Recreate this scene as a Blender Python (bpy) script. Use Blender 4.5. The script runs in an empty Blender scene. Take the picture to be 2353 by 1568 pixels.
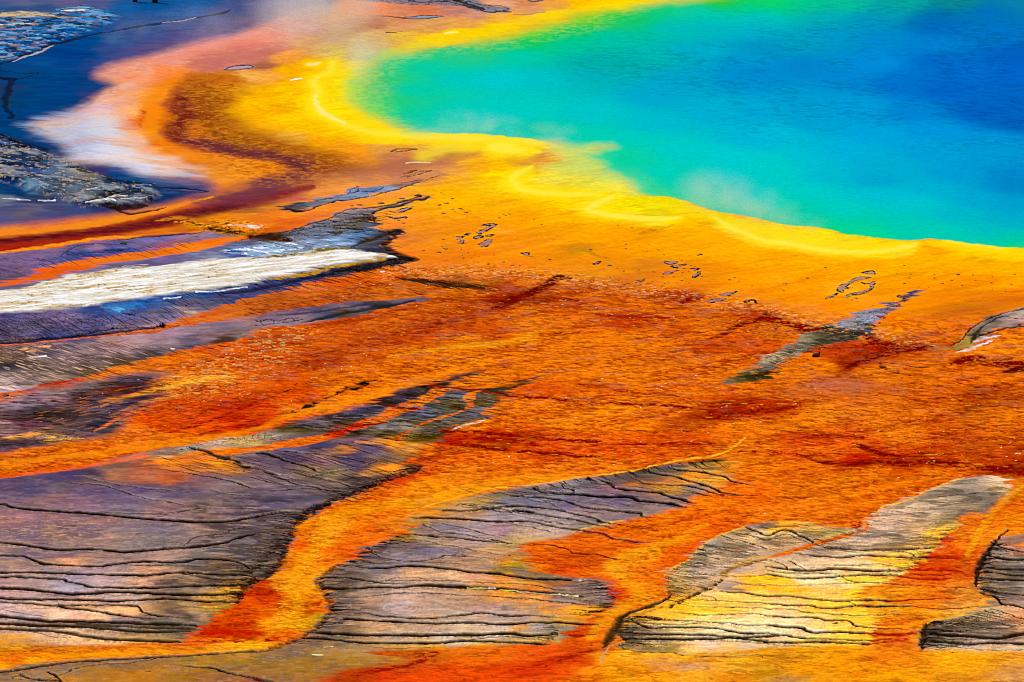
import bpy, bmesh, math, random
from mathutils import Vector, Matrix
import numpy as np

# ---------------- camera -------------------------------------------------
scene = bpy.context.scene
CAM_H = 45.0                      # the viewpoint is a hillside above the basin
PITCH = math.radians(12.5)        # looking down
HFOV = math.radians(16.0)
PW, PH = 2353.0, 1568.0           # plan size
FOC = (PW / 2) / math.tan(HFOV / 2)
cam_d = bpy.data.cameras.new('camera'); cam = bpy.data.objects.new('camera', cam_d)
scene.collection.objects.link(cam); scene.camera = cam
cam.location = (0, 0, CAM_H); cam.rotation_euler = (math.pi / 2 - PITCH, 0, 0)
cam_d.sensor_width = 36; cam_d.sensor_fit = 'HORIZONTAL'; cam_d.lens = 18 / math.tan(HFOV / 2)
cam_d.clip_start = 1; cam_d.clip_end = 20000

# ---------------- sky and sun ---------------------------------------------
SUN_EL = math.radians(52); SUN_AZ = math.radians(-50)    # azimuth from +Y towards +X
world = bpy.data.worlds.new("World"); scene.world = world; world.use_nodes = True
wn = world.node_tree; wn.nodes.clear()
sky = wn.nodes.new('ShaderNodeTexSky'); sky.sky_type = 'NISHITA'; sky.sun_disc = False
sky.sun_elevation = SUN_EL; sky.sun_rotation = SUN_AZ; sky.altitude = 2200; sky.air_density = 1.0; sky.dust_density = .5
bg = wn.nodes.new('ShaderNodeBackground'); bg.inputs[1].default_value = 0.06
wo = wn.nodes.new('ShaderNodeOutputWorld')
wn.links.new(sky.outputs[0], bg.inputs[0]); wn.links.new(bg.outputs[0], wo.inputs[0])
sun_d = bpy.data.lights.new('sun', 'SUN'); sun_d.energy = 4.2; sun_d.angle = math.radians(.5); sun_d.color = (1, .96, .90)
sun = bpy.data.objects.new('sun', sun_d); scene.collection.objects.link(sun)
sd = Vector((math.sin(SUN_AZ) * math.cos(SUN_EL), math.cos(SUN_AZ) * math.cos(SUN_EL), math.sin(SUN_EL)))
sun.rotation_euler = sd.to_track_quat('Z', 'Y').to_euler()
scene.view_settings.view_transform = 'Standard'; scene.view_settings.look = 'None'
scene.view_settings.exposure = 0; scene.view_settings.gamma = 1
WHITE = 1.10                      # display value of an albedo-1 surface under this light
scene.cycles.max_bounces = 6; scene.cycles.volume_bounces = 1; scene.cycles.transparent_max_bounces = 12
scene.cycles.use_denoising = False
scene.cycles.filter_width = 1.0
# ------------------------------------------------------------------
# SITE SURVEY.  The basin floor is drawn as a plan: a 4 x 4 set of survey
# sheets (prefix @rc switches sheet).  Numbers are sheet coordinates which
# plan() turns into plan units; plan units are laid on the ground plane below.
# pigments of the bacterial mats (x,y,colour)
MAT = """@00 2100,300,f0a090 1800,400,f09a88 1500,520,f0a088 1200,600,ec9c80 1000,640,e89a80 2250,420,e08070 1900,560,c87068 1500,640,f88848 1300,700,f89058 2200,520,d07868 1100,780,f0a070 1300,850,f8a048 1000,900,f0b090 1150,1000,ffb060 900,980,e8b0a8 1400,850,ff9818 1350,1000,f88008 1250,1100,f07010 1300,1180,ffa010 1450,1100,f08008 1600,750,e07010 1800,720,c06018 2000,720,c86810 1620,950,a84828 1800,900,a85010 1850,1050,984018 1950,900,c87008 2100,800,e09010 2150,1000,ffb400 2250,700,f8b050 2250,900,ffc000 1600,1200,903838 1750,1180,e07810 2000,1200,d88008 2200,1250,b07010 1700,1300,a04030 1500,1300,e06010 2000,1360,803040 2250,1400,a05030 1800,1420,e07818 2100,1480,f09020 1300,1350,ffa020 1200,1250,f8b888 1100,1400,f0d0c8 1500,1450,f8b068 1200,1500,d8d0e8 1700,1540,f0a040 2200,1540,f8901c 900,1150,c8c8d8 800,1300,b0b8d8 950,1350,d8d4e4
@01 300,30,9a90a0 150,150,a08890 100,330,f09a80 300,200,dc9a88 500,250,d8a090 500,100,b89890 700,150,dc9868 900,90,ec8838 1150,80,f08040 1300,110,d88058 1500,80,d87850 1800,90,c88070 2000,130,d09078 2250,30,e8a880 700,250,d8a078 1050,210,c07850 900,230,c88860 1300,220,dc9860 1600,230,e09c58 1900,200,e8a050 2200,180,f0ac40 500,400,e8a868 200,450,d88468 50,480,c07060 50,600,a86048 300,520,f8a038 700,330,d8a878 900,400,dcb870 1100,320,e0b060 1300,330,e8b840 1600,330,ffcc10 1900,300,ffcc00 2200,240,ffd000 700,480,e8c460 900,520,e0c868 100,700,f8a840 300,650,ffb000 500,600,ffb400 600,620,ffa800 700,600,ffcc20 400,750,ffb800 500,700,ffc400 800,620,e8d050 650,800,ffd800 750,720,f8dc10 850,800,e8e400 900,950,f8e000 700,950,ffdc00 600,950,ffe020 450,900,ffd000 300,850,ffc400 100,850,ffb800 50,1000,ffb800 300,1050,ffc400 200,970,f8b000 500,1150,ffc000 700,1150,ffc400 1000,1150,ffd400 100,1150,ffb008 300,1250,f8b838 600,1300,ffa808 300,1350,c87810 60,1250,d88010 150,1300,b86008 700,1400,d88010 900,1350,f89810 1000,1450,f09020 1000,1250,ffc808 1200,1220,ffd410 1600,1220,ffd030 1900,1230,ffd810 1100,1350,e8a040 1200,1400,c88050 1500,1380,d88848 1800,1350,d89840 2000,1400,ffb020 1900,1300,ffb818 2200,1320,fff040 2200,1400,ffc810 300,1530,c87010 100,1500,f08010 400,1450,703040 600,1530,a05018 800,1480,b86818 1200,1500,c87858 1600,1480,d88858 1800,1540,f0a840 2000,1500,ffb410 2200,1480,ffc000
@02 100,30,d88850 200,100,d89070 400,60,f0a040 600,20,ffb800 800,20,ffc400 0,180,f8b820 300,130,ffcc10 900,50,ffd400 100,1290,ffd810 300,1290,ffe040 150,1360,ffe820 50,1420,f0a818 250,1400,d89048 100,1470,d88038 300,1450,f8b830 500,1400,fcd850 600,1420,f0d858 700,1500,e8e050 400,1520,ffdc20 100,1540,ffcc00 550,1350,e8dc70
@12 100,40,ffd820 150,100,ffdc10 250,100,f8dc40 50,150,ffe010 400,100,f0e040 700,130,e8e040 300,230,ffc800 100,250,ffb400 600,250,ffd000 850,280,ffe020 1000,250,ffe000 750,340,ffe83c 1100,300,f0e800 1300,330,e8e000 900,350,ffe000 1000,400,ffe030 1300,430,ffe840 1300,370,c8c800 1500,420,ffd800 1700,380,f0b808 1600,450,ffbc00 1900,450,ffb800 2000,520,ffd050 2200,480,f8d030 2200,600,ffdc30 1800,600,ffb400 400,400,ffb400 100,400,ffa400 700,450,ffbc00 1000,500,ffa800 400,600,ffa808 700,600,ffac00 1200,560,f0a000 1500,600,ffb400 0,700,fc9810 300,750,f09008 600,700,d88c08 800,750,f89808 1100,750,ffa000 1500,750,ffac00 2000,700,ffbc00 2200,800,ffb400 200,900,fc8c08 600,900,f08c10 1000,880,f09010 1200,870,d88018 1000,1000,e07c18 1400,900,f48c10 1400,1000,f88c08 1800,900,f89808 2100,950,ffa000 2000,1100,f89010 2200,1200,f88c10 1800,1200,e88010 500,980,f09020
100,1000,e07818 200,1080,a84008 600,1060,cc5c08 1000,1150,d86008 1500,1150,b84000 100,1250,d06808 400,1200,c45008 800,1250,dc6808 1300,1250,e07008 1800,1300,d06408 2200,1300,b83c00 200,1400,f08810 600,1400,e87010 1000,1350,c84008 1400,1420,d05808 1800,1450,f07c08 200,1530,fc9408 700,1530,f07c08 1200,1530,f08008 2000,1530,c84808
@13 100,520,ffdc20 400,560,ffe010 800,620,f0d820 1100,650,fccc00 200,640,ffe040 500,700,ffe038 900,730,ffe418 1200,700,ffe030 1350,650,ffc000 1500,640,ffb800 1800,680,ffcc00 2200,740,ffd800 2200,700,f0dc20 1500,700,ffa800 1900,760,ffc800 100,760,ffb400 500,820,ffb400 900,850,ffb000 1400,850,ffb400 1900,850,ffb800 2200,880,ffb800 100,950,ffa808 500,980,ffa000 700,1060,fcb018 1000,1050,ffa000 1400,1000,ffa000 1800,1000,f89800 2200,1020,ffa400 100,1150,f89400 400,1250,fc9828 600,1200,ff9400 900,1180,ff9c10 400,1330,f89020 200,1300,fc9410 1200,1250,ff9000 1500,1150,ff9000 1900,1150,f08008 2200,1150,e87008 1100,1400,ff9000 1400,1350,f88800 1600,1300,d86808 1800,1250,c86010 1000,1500,f08008 1300,1520,c86018 1500,1480,e87810 1700,1400,f07808 2200,1480,ff9008 2000,1540,ffa010 60,1480,d06808
@10 2200,60,ff9820 2000,100,f09028 2200,250,984040 2200,320,803038 2000,150,f07820 1800,180,f08030 2200,400,f08820 2000,450,e87810 1800,480,d87810 1600,450,c05008 2200,480,f08818 1500,500,a83818 1200,520,b03820 900,560,b83828 600,620,a82818 300,620,a02818 100,650,a01c10 100,700,b02000 1500,540,e07010 1200,560,d86018 900,600,f08018 500,660,f07818 100,550,f08828 400,520,e87838 700,500,f08020 1000,450,f08818 1400,380,f88810 1700,300,f07020 100,1020,f06818 500,890,e86010 900,820,e86818 1300,760,e87818 1700,680,f07818 2000,620,f07010 2000,1270,d06020 1600,1370,d86828 1400,1420,d87030 1000,1475,d07848 500,1530,c87850
@11 100,150,804050 400,120,a85838 700,80,d88840 1000,80,c87c50 1300,60,c87c58 1600,40,d08858 0,280,883838 300,220,c86048 600,200,e88840 800,170,f89840 1100,100,e08848 100,380,f08020 300,400,ff8c20 600,350,ff8c28 900,300,fc8c30 1200,220,fc9c30 1500,140,ffac28 1800,60,ffb420 2100,100,ffc808 2200,40,ffe000 1700,200,ffb400 2000,300,ffb400 0,480,f07020 300,480,e06018 100,540,c83808 600,400,e87830 1200,400,fc9830 1400,350,ffa010 1800,400,ffa808 2200,350,ffb008 1200,480,fc8c28 1500,500,fc9c18 1900,500,f8980c 1400,600,e88828 1300,600,d87838 1250,680,fc8c28 1400,700,f08c18 1700,650,f08c10 2000,600,fc9408 2250,600,fc9c08 1600,750,f08810 2000,780,f8880c 2250,850,fc8808 1600,850,f88818 1300,780,f87818 1200,950,f07818 800,960,e06010 1000,1000,d05808 1500,900,f08828 1400,980,a86008 1800,1000,885008 2100,1040,a86808 500,1050,e07030 700,1000,d85010 1600,960,e88828 2000,930,f08820 600,1130,c85c10 1200,1080,d07010 1600,1100,d87808 300,1200,b85c18 100,1250,b86020 800,1150,c46018 2000,1100,d07010 2250,1050,b83c08 1900,1250,b84408 2200,1150,801000 2200,1250,c85010 1600,1200,cc6410 1600,1400,b84c18 1200,1350,d06010 800,1400,c85010 400,1440,d85c08 1000,1500,c04c10 200,1520,b04010 1500,1500,c84c08 2100,1450,c44808
@20 1500,150,f07808 2000,60,e86008 2200,200,d85808 1800,250,e07010 1300,250,f08810 1700,350,ffa818 2000,350,f08818 2200,350,e06010 1500,450,e88c20 1800,480,d85808 2200,480,d04c08 1600,600,d84808 2000,600,c03008 2200,700,c02000 1500,750,d83c00 1200,300,f88c18 900,330,f07c10 600,380,c83000 300,440,b82000 100,520,f88028 200,480,f08020 1900,750,e04008 1300,830,f88020 2100,800,d83000 100,850,f89018 200,900,f89820 1000,900,f08818 500,980,f08808 1000,980,f06c10 1500,920,f07c10 2000,880,f89008 100,1080,e87c20 500,1080,f07c18 1000,1060,f88808 100,1150,f09008 500,1130,f07010 100,1210,f06008
@21 300,100,d05808 600,200,a83808 200,300,d05008 1000,150,cc5808 1500,80,e07008 2000,50,f89808 1500,150,f08008 1000,280,e87808 1900,180,f89808 2200,150,f07c08 1300,250,e87008 700,300,d06008 300,400,d84c00 800,400,f08408 1200,380,ff8c08 400,500,e05008 800,520,ff8c08 1100,460,ff8c08 100,620,d03008 300,620,f08010 600,600,f89010 1900,330,f88808 1500,480,f88808 1300,620,f06808 1300,560,f87c08 2200,280,e87c08 2250,600,f07808 2200,700,f07808 2100,860,c01c00 2000,760,ff9008 1800,920,b81400 2200,920,a81400 1900,980,f07008 1500,1000,f07808 2200,1040,f07008 1800,1080,f06808 1500,1180,f06008 1300,1250,e04808 1800,1200,f88810 2200,1200,f07808 1500,1300,ff9808 1100,1400,f07008 1300,1450,ff9c10 900,1480,ff9008 1800,1350,ff9c10 2100,1280,f08010 600,1550,f87c08 1500,1550,fcac18 100,960,f07820 400,910,f47c10 600,870,f07810 700,820,c01400 900,760,d82c08 1000,700,f07810 1500,520,fc8810
@22 300,60,f07408 800,50,f07808 1300,60,f07808 1800,60,c04008 2200,60,d05008 500,120,f08008 1000,200,e87808 1500,200,d87010 2000,180,f07808 300,300,f07c08 1000,320,f88808 1500,320,f07808 1900,280,f08010 300,420,d85008 800,440,e06808 1500,440,f07808 2100,440,f07808 300,600,f88008 900,640,ff9008 1400,640,f88008 1700,700,a83808 1900,660,900c00 2200,600,b82000 500,720,ff8c08 1100,780,f88008 1500,760,b84808 2000,760,ff8808 200,900,d84808 600,950,f06010 1100,900,f05808 1600,900,e04c08 1900,850,f07008 300,1000,d84008 1000,1020,f05c08 1700,1000,f06808 1900,980,ff9810 500,1120,f07810 1100,1120,f07010 300,1240,fc8810 1000,1150,f88810 2100,950,f88810 2200,1050,f07808 2000,1080,f09010 2100,1200,ff8408 2000,1300,ff7408 1800,1500,ff7c08 2200,1400,f86c08 1500,1550,fc8008
@23 300,150,f07c08 600,80,b83808 900,60,a81c00 200,300,f08808 500,250,f08808 700,220,982400 500,400,c07048 800,400,c06838 1000,300,f08810 300,480,d06820 800,540,d86c18 1100,450,d06408 1300,350,e07008 1700,350,f07408 2100,300,e87008 1500,500,d86408 2000,500,b85008 100,600,b03000 500,650,f89010 900,620,f08010 1400,600,f07808 1900,650,c86008 2200,700,e87808 300,750,f88808 700,800,e06010 1100,800,f08010 1600,800,d05808 2100,850,d86408 400,880,d03808 800,880,f06010 1200,900,f07c10 1800,900,c85010 200,1000,f06010 600,1000,f06808 1000,1000,c83808 1500,1050,b82800 2000,1100,c03808 800,1090,b81800 1300,1100,c02800 2200,1150,901800 1800,1140,f07010 400,1150,e86c08 900,1200,ec7c08 1500,1180,f07c08 100,1250,e87008 600,1280,f08008 1300,1280,f07808 200,1400,f07c08 800,1400,ff8008 400,1500,ff8410 2200,1400,f08c10 2150,1500,f07008 2200,1250,e88010
@30 2200,750,d84010 2100,900,d84800 1900,980,e05800 2200,1000,d84000 1900,1110,d02800 2200,1150,c82800 1700,1200,e06010 1500,1260,e87818 1000,1270,d87018 500,1270,d88018 100,1250,e09818 2200,1200,f8a010 2000,1240,f09818 2200,1250,ffb410 1500,1300,fc9810 1000,1310,ff9808 500,1340,f88808 200,1360,f07808 100,1400,e07008 300,1390,fcac10 0,1430,fcac08
@31 600,80,ffa010 900,50,fc8808 1200,50,fc7c08 500,200,e88008 700,150,ffa418 1000,200,fc7808 1200,150,f07c10 400,350,f86c08 480,250,f08010 600,300,fcac10 800,350,f86808 1000,280,f07010 1150,170,e08018 300,500,f08008 450,450,fca010 700,450,fc7c10 800,420,f05c08 300,700,ffb018 500,650,ffac10 350,850,fca010 500,800,f89010 200,650,f09818 60,660,d83c08 100,760,c82000 60,850,e04808 60,950,e06008 300,950,fca410 500,930,e05c08 550,1000,c0a010 200,1030,ffa010 400,1050,e8a810 100,1150,d84008 250,1150,f07008 60,1230,fcac18 2200,1300,f07010 1900,1330,e87010 1600,1350,d06810 1300,1380,c05810 1000,1450,b84010 1500,1420,d04c10 1900,1400,f06408 2200,1450,e84808 1200,1500,e04008 800,1530,b03c08 1500,1520,ec4c08 2000,1530,f45008 1700,1450,e04808 700,1560,d04010
@32 1600,60,f86808 2000,60,f87008 2200,40,f88010 1200,120,f87808 800,220,f07008 1400,200,fc7c08 1900,180,f86808 400,300,f06c10 200,400,e86808 600,350,ec6408 1000,330,f46c08 1500,300,fc8808 1700,320,f46008 300,480,e85808 700,450,e06010 1200,430,fca010 1500,420,ec6008 200,530,fc8410 500,560,e85408 700,550,e86408 900,560,fca818 1200,560,f07810 1400,520,f06808 1000,700,f88c10 900,680,e04808 1200,720,fc9010 1300,680,f06c08 1000,800,f07808 1200,820,fca018 950,780,d83008 1100,850,f88408 800,950,f47c10 950,930,fca018 700,1050,ec5c10 850,1050,fc9810 600,1130,d84808 750,1150,f88c10 450,1200,e06010 850,1180,f47808 300,1290,f86010 700,1260,e85808 100,1330,f06010 500,1350,c02c08 650,1300,d03c08 300,1420,d83808 600,1400,e04c08 100,1480,d83408 400,1500,e84c08 200,1550,f05008 750,1290,f49810 700,1450,fc8c10 850,1350,f8a010 1000,1300,f8b020 1300,1330,fcb420 1600,1350,fcb018 2000,1350,f8b428 1100,1450,fca010 1300,1400,e8a050 1600,1430,dca060 2000,1450,f0a828 900,1500,fca408 1300,1520,f89c10 2000,1530,e88c10 2250,1480,c89010 700,1550,fc8408 1600,1530,f8a820 2200,1330,f0a010
@33 1700,100,f87c10 2000,100,fc8410 2200,60,fc8808 1600,250,f07008 1850,230,fc9018 1550,350,e85808 1750,350,fc7c10 1900,330,f88410 1450,450,e06010 1650,430,f45c08 1800,480,e06810 1350,540,f05808 1600,550,e84c08 1780,600,d86010 1250,620,f46c10 1500,640,f45408 1700,680,f07c18 1250,720,fc9010 1500,740,f88010 1700,750,dc9c30 1050,760,fca418 1300,820,f88810 1600,800,f07010 1100,900,fcac10 1400,880,fc8010 1700,870,e8a848 1300,960,fc9010 1500,950,fcac20 1800,910,f8c038 1200,1050,f88810 1000,1130,f48010 1200,1170,f07010 1350,1150,f0a020 900,1130,e06010 1100,1210,f07c18 800,1250,fca810 1200,1280,f88c10 100,1350,d89018 400,1320,f8ac10 300,1450,fca008 700,1350,fc9c08 1000,1350,fc8c10 1300,1400,f89010 1600,1350,fcb410 1900,1350,fcac08 2100,1350,f0a418 1700,1450,fcac10 700,1480,fc9c08 1200,1500,fcac08 1700,1530,e09418 2200,1350,f0a030 2200,1500,d89850 200,1540,c08840 500,1550,f8a010 1900,1280,f0b040"""
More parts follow.
